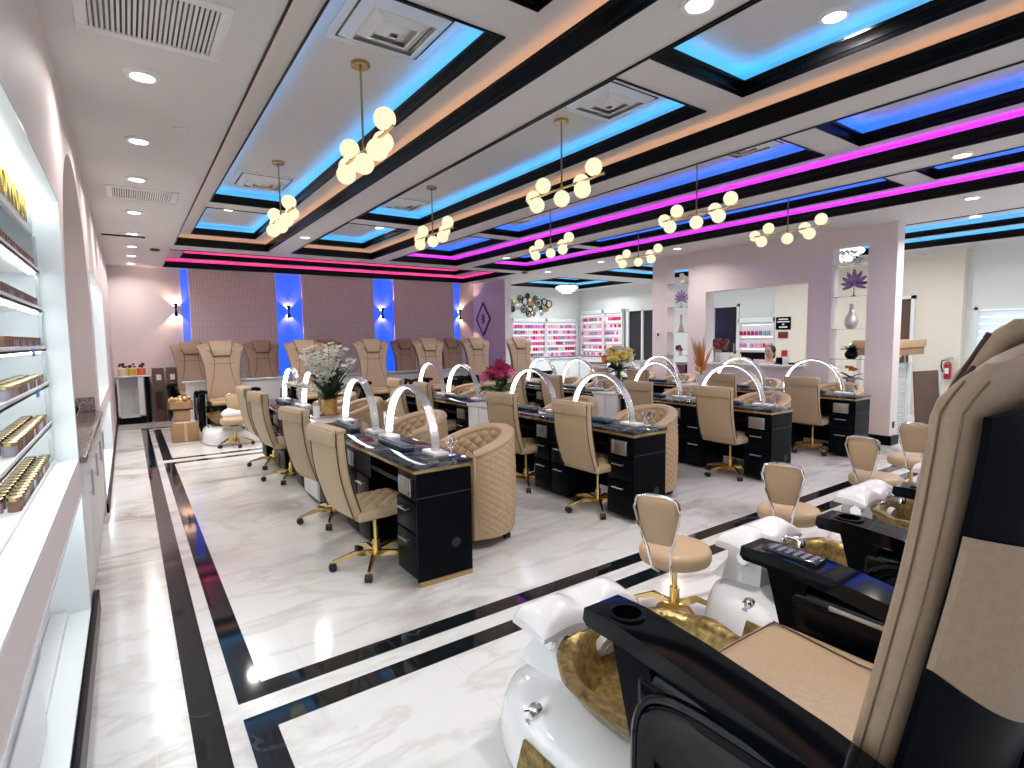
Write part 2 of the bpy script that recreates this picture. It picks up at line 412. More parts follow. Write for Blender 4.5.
# left wall
NY0, NY1 = -.6, 3.54
mb = MB()
AC, AH, ASP, AT = 4.85, 1.22, 1.55, 2.79      # arch centre, half width, spring height, top
plate(mb, YF, NY1 + .06, 0, CH, [(NY0, NY1, .95, 2.26), (NY0, NY1, .155, .78)], lambda a, z: (XL, a, z))
ya, yb = AC - AH, AC + AH
plate(mb, NY1 + .06, 13.2, 0, CH, [(ya, yb, 0, CH), (6.3, 9.3, .95, 2.23), (6.3, 9.3, .09, .78)], lambda a, z: (XL, a, z))
K = 40
arc = [(AC - AH * math.cos(PI * k / K), ASP + (AT - ASP) * math.sin(PI * k / K)) for k in range(K + 1)]
for k in range(K):
    (a, z), (b, w) = arc[k], arc[k + 1]
    mb.add([(XL, a, z), (XL, b, w), (XL, b, CH), (XL, a, CH)], [(0, 1, 2, 3)])
full = [(ya, 0)] + arc + [(yb, 0)]
for k in range(len(full) - 1):
    (a, z), (b, w) = full[k], full[k + 1]
    mb.add([(XL, a, z), (XL, b, w), (XL - .62, b, w), (XL - .62, a, z)], [(0, 1, 2, 3)])
mb.add([(XL - .62, ya, 0), (XL - .62, yb, 0), (XL - .62, yb, CH), (XL - .62, ya, CH)], [(0, 1, 2, 3)])
mb.box(XL - .9, XL - .85, YF, 13.2, 0, CH)
struct('wall_left', mb, M_['paint'])
# display niches: white lined boxes sunk into the wall
def niche(y0, y1, z0, z1, d):
    m = MB(); x1 = XL + .004
    t = .012
    m.box(XL - d, XL - d + t, y0, y1, z0, z1); m.box(XL - d, x1, y0, y0 + t, z0, z1); m.box(XL - d, x1, y1 - t, y1, z0, z1)
    m.box(XL - d, x1, y0, y1, z0, z0 + t); m.box(XL - d, x1, y0, y1, z1 - t, z1)
    o = trim(m, M_['cool'])
    for zz in (z1 - t - .012,):
        e = MB(); e.box(XL - .085, XL - .065, y0 + .02, y1 - .02, zz, zz + .01); obj('light_strip', e, M_['shelfled'], o)
    return o
niche(NY0, NY1, .95, 2.26, .32); niche(NY0, NY1, .155, .78, .17)
niche(6.3, 9.3, .95, 2.23, .30); niche(6.3, 9.3, .09, .78, .30)
mb = MB(); mb.box(XL, XL + .028, YF, 3.9, 0, .13, .006); mb.box(XL, XL + .02, 6.15, 13.15, 0, .085, .004); struct('baseboard_left', mb, M_['black'])
# storefront behind the viewer: piers and header with open glazing
mb = MB()
slabwall(mb, 'y', YF - .12, YF, XL - 1.2, XR + .3, 0, CH, [(.3, 3.6, .3, 2.7), (4.0, 7.6, .3, 2.7), (8.0, 11.8, .3, 2.7)])
struct('wall_front', mb, M_['paint'])

# windows and doors on the right wall
def window(n, y0, y1, z0, z1, slats):
    m = MB(); t = .05
    m.box(XR - .03, XR + .12, y0, y0 + t, z0, z1); m.box(XR - .03, XR + .12, y1 - t, y1, z0, z1)
    m.box(XR - .03, XR + .12, y0, y1, z0, z0 + t); m.box(XR - .03, XR + .12, y0, y1, z1 - t, z1)
    o = struct('window_%d' % n, m, M_['white'])
    p = MB(); p.box(XR + .10, XR + .11, y0 + t, y1 - t, z0 + t, z1 - t); obj('pane', p, M_['shade'], o)
    b = MB()
    for k in range(slats):
        z = z0 + t + (k + .5) * (z1 - z0 - 2 * t) / slats
        b.box(-.055, .055, y0 + t, y1 - t, -.004, .004, .002, M=T(XR + .03, 0, z) @ RY(1.3))
    obj('blind', b, M_['slat'], o)
window(1, 1.2, 3.24, .55, 1.98, 11)
def door(n, x, y0, y1, z1, mpanel, frame=.06, mull=()):
    m = MB()
    m.box(x - .04, x + .10, y0, y0 + frame, 0, z1); m.box(x - .04, x + .10, y1 - frame, y1, 0, z1); m.box(x - .04, x + .10, y0, y1, z1 - frame, z1)
    for q in mull: m.box(x - .04, x + .10, q - .03, q + .03, 0, z1)
    o = struct('door_%d' % n, m, M_['white'])
    p = MB(); p.box(x + .02, x + .06, y0 + frame, y1 - frame, .02, z1 - frame); obj('door_leaf', p, mpanel, o)
    k = MB(); k.cyl((x - .03, y0 + frame + .06, .95), (x - .03, y0 + frame + .06, 1.35), .012); k.cyl((x - .03, y0 + frame + .06, 1.0), (x + .03, y0 + frame + .06, 1.0), .008); k.cyl((x - .03, y0 + frame + .06, 1.3), (x + .03, y0 + frame + .06, 1.3), .008)
    obj('door_handle', k, M_['steel'], o)
    return o
door(1, XR, 10.2, 11.38, 2.35, M_['dark'], mull=(10.8,))
door(2, XR, 7.75, 8.5, 2.3, M_['dark'])
door(3, 11.97, 4.05, 4.5, 2.24, M_['brownd'])

# ------------------------------------------------------------------ ceiling fixtures
def down_proto(label, x, y, z):
    t = thing('downlight', label, 'ceiling light', (x, y, z))
    m = MB(); m.lathe([(.062, -.02), (.082, -.018), (.088, -.004), (.088, 0), (.05, 0), (.05, -.012), (.062, -.012)], 24, caps=False); obj('rim', m, M_['white'], t)
    m = MB(); m.cyl((0, 0, -.004), (0, 0, -.017), .064, .058, 24); obj('lens', m, M_['down'], t)
    return t
def add_area(x, y, z, W, c=(1, .95, .9), size=.13, spread=150):
    l = D.lights.new('downlight_glow', 'AREA'); l.shape = 'DISK'; l.size = size; l.energy = W; l.color = c; l.spread = math.radians(spread)
    o = D.objects.new('downlight_glow', l); COL.objects.link(o); o.location = (x, y, z)
    return o
DL = [(.16, 3.8, CH, 'round downlight nearest the large vent in the left ceiling'),
      (.16, 5.0, CH, 'second round downlight of the left ceiling row, before the smaller vent'),
      (.16, 6.16, CH, 'round downlight just in front of the smaller left ceiling vent'),
      (.16, 7.7, CH, 'round downlight just beyond the smaller left ceiling vent'),
      (.15, 9.2, CH, 'fourth round downlight from the back wall in the left ceiling row'),
      (.15, 10.4, CH, 'third round downlight from the back wall in the left ceiling row'),
      (.15, 11.5, CH, 'second round downlight from the back wall in the left ceiling row'),
      (.15, 12.6, CH, 'round downlight in the left row, closest to the back wall'),
      (2.2, 1.63, CH, 'large bright downlight at the top edge between the two cyan trays'),
      (2.2, 8.3, CH, 'downlight between the two left trays beyond the hanging globe lamps'),
      (3.42, 1.62, Z2, 'downlight inside the near cyan tray at the top right'),
      (1.25, 8.5, Z2, 'downlight inside the far small cyan tray at the left'),
      (3.45, 8.6, Z2, 'downlight inside the far small cyan tray of the second coffer'),
      (5.86, 1.7, CH, 'downlight between the magenta lit trays at the right'),
      (5.86, 8.5, CH, 'downlight between the far ends of the two magenta lit trays'),
      (7.8, 2.15, CH, 'downlight beside the blue tray near the right edge of the photo'),
      (7.8, 6.15, CH, 'downlight in front of the partition above its left niche'),
      (7.8, 8.0, CH, 'downlight beyond the left end of the partition'),
      (7.9, 9.8, CH, 'downlight near the opening to the polish wall'),
      (9.05, 2.45, CH, 'downlight just right of the partition top')]
d0 = None
for x, y, z, lb in DL:
    if d0 is None: d0 = down_proto(lb, x, y, z)
    else: dup(d0, (x, y, z), 0, lb)
    add_area(x, y, z - .024, (15 if 7.7 < x < 8 else 27) if x > .5 else 9)
for x, y, lb in ((10.3, 8.2, 'far'), (10.3, 6.2, 'middle'), (10.3, 4.0, 'near'), (10.3, 2.0, 'nearest')):  # unseen lamps added to brighten the room behind the partition
    dup(d0, (x, y, Z2), 0, 'added unseen fill lamp inside the %s part of the long cyan tray behind the partition' % lb)
    add_area(x, y, Z2 - .024, 30, (.93, 1, .98))
for x, y, lb in ((9.7, 11.8, 'left'), (11.0, 11.8, 'right')):  # two more unseen lamps added as cool fill over the polish room
    dup(d0, (x, y, Z2), 0, 'added unseen fill lamp in the %s half of the cyan tray over the polish room' % lb)
    add_area(x, y, Z2 - .024, 40, (.93, 1, .98))

def vent_diffuser(label, x, y, z):
    t = thing('air_diffuser', label, 'ceiling vent', (x, y, z), 0)
    m = MB(); m.box(-.31, .31, -.31, .31, -.012, 0, .003); obj('frame', m, M_['white'], t)
    m = MB()
    for k, s in enumerate((.25, .17, .09)):
        a, b, z0, z1 = s, s - .055, -.014 - .006 * k, -.05 - .004 * k
        rings = [[(-a, -a, z0), (a, -a, z0), (a, a, z0), (-a, a, z0)], [(-b, -b, z1), (b, -b, z1), (b, b, z1), (-b, b, z1)], [(-b + .012, -b + .012, z1 + .004), (b - .012, -b + .012, z1 + .004), (b - .012, b - .012, z1 + .004), (-b + .012, b - .012, z1 + .004)], [(-a + .03, -a + .03, z0), (a - .03, -a + .03, z0), (a - .03, a - .03, z0), (-a + .03, a - .03, z0)]]
        m.loft(rings, caps=(k == 2))
    obj('cone', m, M_['white'], t, smooth=False)
    m = MB()
    for s in (.262, .182, .10): 
        for q in ((-s, s, -s, -s + .022), (-s, s, s - .022, s), (-s, -s + .022, -s, s), (s - .022, s, -s, s)): m.box(*q, -.0145, -.012)
    obj('gap', m, M_['dark'], t)
    return t
v0 = vent_diffuser('square white air diffuser nearest the viewer in the left cyan tray', 1.38, 3.12, Z2)
for x, y, lb in ((1.38, 6.85, 'square air diffuser at the far end of the left cyan tray'), (3.16, 3.15, 'square air diffuser near the middle of the second cyan tray'),
                 (3.14, 6.95, 'square air diffuser at the far end of the second cyan tray'), (4.95, 3.15, 'square air diffuser in the near blue tray'), (4.95, 6.95, 'square air diffuser in the far part of the blue tray')):
    dup(v0, (x, y, Z2), 0, lb)
def grille(label, x, y, w, d, n):
    t = thing('vent_grille', label, 'ceiling vent', (x, y, CH))
    m = MB()
    for q in ((-w / 2 - .05, w / 2 + .05, -d / 2 - .05, -d / 2), (-w / 2 - .05, w / 2 + .05, d / 2, d / 2 + .05), (-w / 2 - .05, -w / 2, -d / 2, d / 2), (w / 2, w / 2 + .05, -d / 2, d / 2)):
        m.box(*q, -.012, -.0005, .003)
    obj('frame', m, M_['white'], t)
    m = MB(); m.box(-w / 2, w / 2, -d / 2, d / 2, -.003, -.001); obj('backing', m, M_['dark'], t)
    m = MB()
    for k in range(n):
        xx = -w / 2 + (k + .5) * w / n
        m.box(-.006, .006, -d / 2, d / 2, -.0015, .0015, M=T(xx, 0, -.009) @ RY(.6))
    obj('louvres', m, M_['white'], t)
grille('large slatted return vent in the left ceiling, nearest the viewer', .19, 3.12, .50, .46, 24)
grille('smaller slatted return vent further down the left ceiling', .22, 6.8, .50, .42, 26)
t = None
for x, y, lb in ((.46, 10.6, 'dark smoke detector on the far left ceiling'), (7.54, 10.2, 'dark smoke detector near the opening to the polish wall')):
    t = MB(); t.lathe([(.07, 0), (.07, -.02), (.05, -.035), (.0, -.036)], 20); tag(obj('smoke_detector', t, M_['brownd'], loc=(x, y, CH)), lb, 'smoke detector')
for x, y, lb in ((.40, 4.6, 'small round sprinkler cover plate on the near left ceiling'), (.42, 7.9, 'small round sprinkler cover plate beyond the small vent')):
    t = MB(); t.lathe([(.045, 0), (.045, -.008), (.04, -.011), (.0, -.011)], 20); tag(obj('sprinkler_cover', t, M_['ceil'], loc=(x, y, CH)), lb, 'sprinkler')
t = MB(); t.box(-.2, .3, 9.45, 9.5, CH - .02, CH, .004); tag(obj('ceiling_track', t, M_['dark']), 'dark thin track on the left ceiling near the back', 'track')

# pendants ------------------------------------------------------------
def pendant(label, x, y):
    t = thing('pendant_lamp', label, 'pendant lamp', (x, y, Z2), 0, 'globe pendant lamps')
    m = MB(); m.lathe([(.0, 0), (.062, 0), (.062, -.022), (.055, -.028), (.0, -.028)], 24); obj('canopy', m, M_['brass'], t)
    m = MB(); m.cyl((0, 0, -.02), (0, 0, -.56), .0075, n=10); m.lathe([(.0, -.54), (.013, -.54), (.013, -.58), (.0, -.58)], 12); obj('rod', m, M_['brass'], t)
    m = MB(); m.cyl((0, -.5, -.56), (0, .5, -.56), .0095, n=10)
    for s in (-1, 1): m.sph((0, s * .5, -.56), .013)
    sp = [(.46, .05, .02), (.33, -.01, -.075), (.24, -.01, .075), (0, -.0, -.085), (-.17, .07, .02), (-.27, -.01, -.07), (-.4, -.01, .075)]
    for yy, xx, zz in sp:
        v = Vector((xx, 0, zz)).normalized() * .02
        m.cyl((0, yy, -.56), (v.x, yy, -.56 + v.z), .012, .02, 10)
    obj('bar', m, M_['gold'], t)
    for yy, xx, zz in sp:
        b = MB(); b.sph((xx, yy, -.56 + zz), .068, nu=20, nv=14); obj('globe', b, M_['bulb'], t, angle=80)
    return t
PN = ['globe pendant nearest the viewer in the left cyan tray', 'globe pendant further back in the left cyan tray',
      'globe pendant hanging in the near part of the second cyan tray', 'globe pendant at the far end of the second cyan tray',
      'globe pendant in the near part of the blue tray', 'globe pendant in the far part of the blue tray, left of centre',
      'rightmost globe pendant, in front of the partition wall', 'farthest globe pendant in the last blue tray']
p0 = None; k = 0
for x in (1.37, 3.1, 4.93, 6.72):
    for y in (3.65, 6.05):
        if p0 is None: p0 = pendant(PN[k], x, y)
        else: dup(p0, (x, y, Z2), 0, PN[k])
        k += 1

# sconces -------------------------------------------------------------
def sconce(label, x):
    t = thing('wall_sconce', label, 'wall sconce', (x, YB - .0, 2.21), 0, 'up and down wall sconces')
    m = MB(); m.lathe([(.045, .13), (.02, .05), (.014, .0), (.02, -.05), (.045, -.13)], 20, M=T(0, -.075, 0), caps=False); m.lathe([(.040, .13), (.016, .05), (.010, .0), (.016, -.05), (.040, -.13)], 20, M=T(0, -.075, 0), caps=False); m.box(-.008, .008, -.065, -.001, -.012, .012, .003)
    obj('shade', m, M_['blackg'], t)
    m = MB(); m.cyl((0, -.075, .100), (0, -.075, .106), .026); m.cyl((0, -.075, -.100), (0, -.075, -.106), .026); obj('bulb', m, emat('warm sconce bulb', (1, .72, .5), 12), t)
    return t
s0 = None
for x, lb in ((.86, 'black hourglass sconce at the left, beside the first wallpaper panel'), (3.05, 'black hourglass sconce between the first two wallpaper panels'),
              (5.28, 'black hourglass sconce between the second and third wallpaper panels'), (7.5, 'black hourglass sconce at the right corner of the back wall')):
    if s0 is None: s0 = sconce(lb, x)
    else: dup(s0, (x, YB, 2.21), 0, lb)
    for s in (1, -1):
        l = D.lights.new('sconce_beam', 'SPOT'); l.energy = 27; l.color = (1, .66, .45); l.spot_size = math.radians(92); l.spot_blend = .1; l.shadow_soft_size = .01
        o = D.objects.new('sconce_beam', l); COL.objects.link(o); o.location = (x, YB - .045, 2.21 + s * .03); o.rotation_euler = (0 if s < 0 else PI, 0, 0)

# ------------------------------------------------------------------ nail desks
DX = [1.40, 3.34, 5.40, 7.28]
DW = .385
DT = .775
def handle(mb, p, L=.10):
    x, y, z = p
    mb.cyl((x, y - L / 2, z), (x, y + L / 2, z), .006, n=8)
    for s in (-1, 1): mb.cyl((x, y + s * L * .36, z), (x + .03, y + s * L * .36, z), .004, n=6)
def desk(label, x, y, rz=0, flip=False):
    """double nail table, local y 0 (near end) to 2.14; technician side at x=0"""
    t = thing('nail_table', label, 'nail table', (x, y, 0), 0)
    m = MB(); m.box(-.02, DW + .02, -.02, 2.14, DT - .03, DT, .006); obj('table_top', m, M_['top'], t)
    m = MB(); m.box(-.012, DW + .012, -.012, 2.13, DT - .052, DT - .03, .003); obj('gold_band', m, M_['brass'], t, label='thin gold band under the top')
    m = MB(); m.box(DW - .03, DW, .28, 1.86, .12, DT - .052); m.box(.02, DW, .28, 1.86, DT - .17, DT - .14)
    obj('modesty_panel', m, M_['black'], t)
    peds = [(0, .30), (.80, 1.07), (1.07, 1.34), (1.84, 2.12)]
    for k, (a, b) in enumerate(peds):
        m = MB(); m.box(.018, DW, a, b, .035, DT - .052)
        if k == 0: m.box(.0, DW + .006, a - .012, a, .035, DT - .055)
        c = obj('pedestal', m, M_['black'], t)
        zz = [(.05, .33), (.345, .53)]
        for z0, z1 in zz:
            d = MB(); d.box(0, .018, a + .008, b - .008, z0, z1, .003); dr = obj('drawer', d, M_['black'], c)
            hh = MB(); handle(hh, (-.03, (a + b) / 2, z1 - .05), .13); obj('handle', hh, M_['steel'], dr)
        if k in (0, 2):
            d = MB(); d.box(-.004, .018, a + .07, b - .05, .56, .68, .004); d.box(-.012, -.004, a + .085, b - .065, .575, .59); d.box(-.012, -.004, a + .085, a + .10, .575, .67); d.box(-.012, -.004, b - .08, b - .065, .575, .67)
            obj('tool_holder', d, M_['steel'], c)
        if k == 0:
            d = MB(); d.box(.01, DW + .006, a - .016, a + .0, .0, .035, .002); obj('gold_foot', d, M_['brass'], c)
            d = MB(); d.cyl((.27, a - .012, .24), (.27, a - .02, .24), .032, n=20); obj('grommet', d, M_['rubber'], c)
            d = MB(); d.box(.0, DW + .002, a - .015, a - .011, .565, .572); obj('seam', d, M_['rubber'], c)
    return t
def centre_cab(label, x):
    t = thing('centre_cabinet', label, 'cabinet', (x, 5.19, 0), 0)
    m = MB(); m.box(.0, DW, .01, .5, .03, DT - .03, .004); obj('body', m, M_['white'], t)
    m = MB(); m.box(-.02, DW + .02, .0, .51, DT - .03, DT, .004); obj('marble_top', m, M_['wmarble'], t)
    m = MB(); m.box(.02, DW - .02, .04, .46, 0, .03); obj('plinth', m, M_['black'], t)
    m = MB(); m.box(-.008, 0, .02, .25, .04, DT - .04, .002); m.box(-.008, 0, .26, .49, .04, DT - .04, .002); obj('door', m, M_['white'], t)
    return t
ordn = ['first', 'second', 'third', 'fourth']
nd = None; cc = None
for r, x in enumerate(DX):
    l1 = ['near double nail table of the leftmost row, facing the viewer', 'near double nail table of the second row from the left', 'near double nail table of the third row', 'near double nail table of the rightmost row, by the partition'][r]
    l2 = ['far double nail table of the leftmost row, beyond the white orchids', 'far double nail table of the second row, beyond the magenta peonies', 'far double nail table of the third row, beyond the yellow roses', 'far double nail table of the rightmost row, beyond the spiky flowers'][r]
    l3 = ['white marble topped cabinet under the white orchids', 'white marble topped cabinet under the magenta peonies', 'white marble topped cabinet under the yellow roses', 'white marble topped cabinet under the spiky orange flowers'][r]
    if nd is None:
        nd = desk(l1, x, 3.05); cc = centre_cab(l3, x)
    else:
        dup(nd, (x, 3.05, 0), 0, l1); dup(cc, (x, 5.19, 0), 0, l3)
    dup(nd, (x, 5.72, 0), 0, l2)

# arch lamps
def arch_lamp(label, x, y):
    t = thing('arch_lamp', label, 'table lamp', (x, y, DT), 0, 'arched LED table lamps')
    R, Hh, w, th, n = .40, .435, .030, .011, 40
    def pt(a, q): return (( R + q) * math.cos(a), max(0, (Hh - .02) * math.sin(a)) + .02 + q * math.sin(a))
    m = MB(); rings = []
    for k in range(n + 1):
        a = PI * k / n; (yo, zo), (yi, zi) = pt(a, th), pt(a, -th * .6)
        rings.append([(-w, yo, zo), (w, yo, zo), (w, yi, zi), (-w, yi, zi)])
    m.loft(rings); obj('arch', m, M_['crystal'], t)
    m = MB(); rings = []
    for k in range(1, n):
        a = PI * k / n; (yo, zo), (yi, zi) = pt(a, -th * .6), pt(a, -th * 1.05)
        rings.append([(-w * .85, yo, zo), (w * .85, yo, zo), (w * .85, yi, zi), (-w * .85, yi, zi)])
    m.loft(rings); obj('diffuser', m, M_['tube'], t)
    for s in (-1, 1):
        m = MB(); m.box(-.055, .055, s * R - .095, s * R + .095, 0, .024, .004); obj('foot', m, M_['white'], t)
    return t
LY = [3.70, 4.78, 6.30, 7.22]
rowd = ['leftmost row', 'second row', 'third row', 'rightmost row']
posd = ['at the near end of the %s', 'second from the near end of the %s', 'just beyond the flowers of the %s', 'at the far end of the %s']
l0 = None
for r, x in enumerate(DX):
    for k, y in enumerate(LY):
        lb = 'glowing arch lamp ' + posd[k] % rowd[r]
        if l0 is None: l0 = arch_lamp(lb, x + .27, y)
        else: dup(l0, (x + .27, y, DT), random.uniform(-.04, .04), lb)

# small desk fans, wrist cushions, small items
def desk_fan(label, x, y):
    t = thing('desk_fan', label, 'desk fan', (x, y, DT), 0, 'small chrome desk fans')
    m = MB(); m.lathe([(.0, 0), (.032, 0), (.030, .008), (.008, .012), (.006, .05), (.0, .05)], 16); obj('stand', m, M_['chrome'], t)
    m = MB()
    for dx in (-.014, .014):
        m.tube([(dx, .042 * math.cos(a), .09 + .042 * math.sin(a)) for a in [2 * PI * k / 20 for k in range(20)]], .003, 6, True)
    for k in range(10):
        a = 2 * PI * k / 10
        for dx in (-.016, .016): m.cyl((dx, 0, .09), (dx * .9, .042 * math.cos(a), .09 + .042 * math.sin(a)), .0014, n=5)
    obj('cage', m, M_['chrome'], t)
    m = MB()
    for k in range(5):
        a = 2 * PI * k / 5
        m.grid(lambda u, v: ((u - .5) * .012, (.008 + .028 * v) * math.cos(a + (u - .5) * .8), .09 + (.008 + .028 * v) * math.sin(a + (u - .5) * .8)), 3, 3)
    m.sph((0, 0, .09), .01); obj('blades', m, mat('rose metal', (.7, .45, .42), .2, metal=1), t)
    return t
f0 = None
for r, x in enumerate(DX):
    for k, (y, w) in enumerate(((3.20, 'at the near end'), (4.30, 'in the middle of the near table'), (5.85, 'beyond the flowers'))):
        lb = 'small chrome fan %s of the %s' % (w, rowd[r])
        if f0 is None: f0 = desk_fan(lb, x + .34, y)
        else: dup(f0, (x + .34, y, DT), random.uniform(-.5, .5), lb)
def cushion(label, x, y):
    t = thing('arm_cushion', label, 'arm cushion', (x, y, DT), 0, 'padded arm cushions on the nail tables')
    m = MB(); m.box(-.045, .045, -.24, .24, .0, .035, .012, seg=3); obj('pad', m, M_['cush'], t)
    m = MB(); m.box(-.03, .03, -.22, .22, .034, .041, .003); obj('towel', m, mat('grey blue cloth', (.03, .06, .09), .6), t)
    return t
c0 = None
for r, x in enumerate(DX):
    for k, y in enumerate((3.72, 4.80, 6.30, 7.22)):
        lb = 'dark arm cushion under the arch lamp ' + posd[k] % rowd[r]
        if c0 is None: c0 = cushion(lb, x + .16, y)
        else: dup(c0, (x + .16, y, DT), 0, lb)

# ------------------------------------------------------------------ technician chairs (front = +x)
def castor(m, mr, x, y, a=0):
    for s in (-.011, .011):
        mr.cyl((x + s * math.sin(a) - .008 * math.sin(a) , y + s * math.cos(a), .027), (x + s * math.sin(a) + .008 * math.sin(a), y + (s * 1.6) * math.cos(a), .027), .027, n=14)
def starbase(t, R, hub, metal, zcol, gold=True, curve=0):
    for k in range(5):
        a = 2 * PI * k / 5 + .3
        ca, sa = math.cos(a), math.sin(a)
        m = MB()
        pts = [(0, 0, hub), (R * .5 * ca, R * .5 * sa, hub + .015 * curve), (R * ca, R * sa, .062)]
        rings = []
        for i, (x, y, z) in enumerate(pts):
            w, hh = [(.018, .02), (.014, .015), (.009, .009)][i]
            rings.append([(x - sa * w, y + ca * w, z - hh), (x + sa * w, y - ca * w, z - hh), (x + sa * w * .8, y - ca * w * .8, z + hh), (x - sa * w * .8, y + ca * w * .8, z + hh)])
        m.loft(rings); m.cyl((R * ca, R * sa, .07), (R * ca, R * sa, .04), .006, n=8)
        o = obj('leg', m, metal, t)
        c = MB()
        px, py = R * ca, R * sa
        for s in (-1, 1):
            q = Vector((-sa, ca, 0)) * s
            c.cyl((px + q.x * .004, py + q.y * .004, .027), (px + q.x * .022, py + q.y * .022, .027), .027, n=14)
        c.sph((px, py, .032), .02, nu=10, nv=6); obj('castor', c, M_['rubber'], o)
    m = MB(); m.cyl((0, 0, hub - .03), (0, 0, hub + .10), .027, n=16); m.cyl((0, 0, hub + .1), (0, 0, zcol), .015, n=12); obj('gas_column', m, metal, t)
def quilt(u, v, nx, ny, d):
    a = u * nx; b = v * ny
    return d * (abs(math.sin(PI * (a + b) / 2)) * abs(math.sin(PI * (a - b) / 2))) ** .5
def tech_chair(label, x, y, rz):
    t = thing('technician_chair', label, 'office chair', (x, y, 0), rz, 'beige technician chairs')
    # seat
    m = MB(); m.box(-.22, .23, -.22, .22, .39, .455, .02, seg=3)
    m.grid(lambda u, v: (-.20 + .42 * u, -.205 + .41 * v, .4545 + min(1, 14 * min(u, 1 - u, v, 1 - v)) * (.008 + quilt(u, v, 8, 8, .012))), 48, 48)
    obj('seat', m, M_['khaki'], t, angle=60)
    m = MB(); m.box(-.15, .15, -.14, .14, .365, .392, .005); m.box(-.05, .06, -.05, .05, .34, .37, .005); obj('seat_plate', m, M_['rubber'], t)
    # backrest: curved slab whose top rolls over backwards
    m = MB(); rings = []; n = 22
    def cen(s):  # x,z of centre and thickness
        z = .42 + .58 * s; xx = -.215 - .10 * s - .03 * math.sin(PI * s)
        return xx, z
    for i in range(n + 1):
        s = i / n; xx, z = cen(s); th = .036 + .006 * math.sin(PI * min(1, s * 1.0)); w = .215 - .012 * (1 - s) 
        if i in (0, n): th *= .6; w -= .012
        ring = []
        for k in range(24):
            a = 2 * PI * k / 24; c, q = math.cos(a), math.sin(a)
            ring.append((xx + th * math.copysign(abs(c) ** .5, c), w * math.copysign(abs(q) ** .35, q), z + .0 * c))
        rings.append(ring)
    m.loft(rings); obj('backrest', m, M_['khaki'], t, angle=50)
    # rolled flap at the top rear
    m = MB(); xx, z = cen(.95)
    m.box(xx - .058, xx - .030, -.212, .212, z - .075, z + .02, .012, seg=3); m.box(xx - .05, xx + .04, -.212, .212, z + .002, z + .036, .016, seg=3)
    obj('headrest_flap', m, M_['khaki'], t)
    for s in (-1, 1):
        pts = []
        for i in range(13):
            q = i / 12; xx, z = cen(q); pts.append((xx + .036, s * .196, z))
        m = MB(); m.tube(pts, .0042, 6)
        pts = []
        for i in range(13):
            q = i / 12; xx, z = cen(q); pts.append((xx - .03, s * .209, z))
        m.tube(pts, .0038, 6)
        obj('piping', m, M_['pipe'], t)
    starbase(t, .29, .085, M_['gold'], .36, curve=1)
    return t
t0 = None
tp = [[(1.33, 3.56, .10), (1.40, 4.70, .16), (1.44, 6.42, .12), (1.44, 7.28, .05)],
      [(3.40, 3.52, .02), (3.36, 4.55, .08), (3.36, 6.30, -.05), (3.38, 7.2, 0)],
      [(5.42, 3.52, .0), (5.38, 4.55, .0), (5.40, 6.25, .06), (5.40, 7.15, 0)],
      [(7.36, 3.58, .0), (7.32, 4.7, .0), (7.32, 6.3, .0), (7.32, 7.2, 0)]]
posc = ['nearest the viewer on the left side of the %s', 'second along the left side of the %s', 'third along the left side of the %s', 'at the far left end of the %s']
for r in range(4):
    for k in range(4):
        x, y, a = tp[r][k]; lb = 'beige technician chair ' + posc[k] % rowd[r]
        if t0 is None: t0 = tech_chair(lb, x, y, a)
        else: dup(t0, (x, y, 0), a, lb)

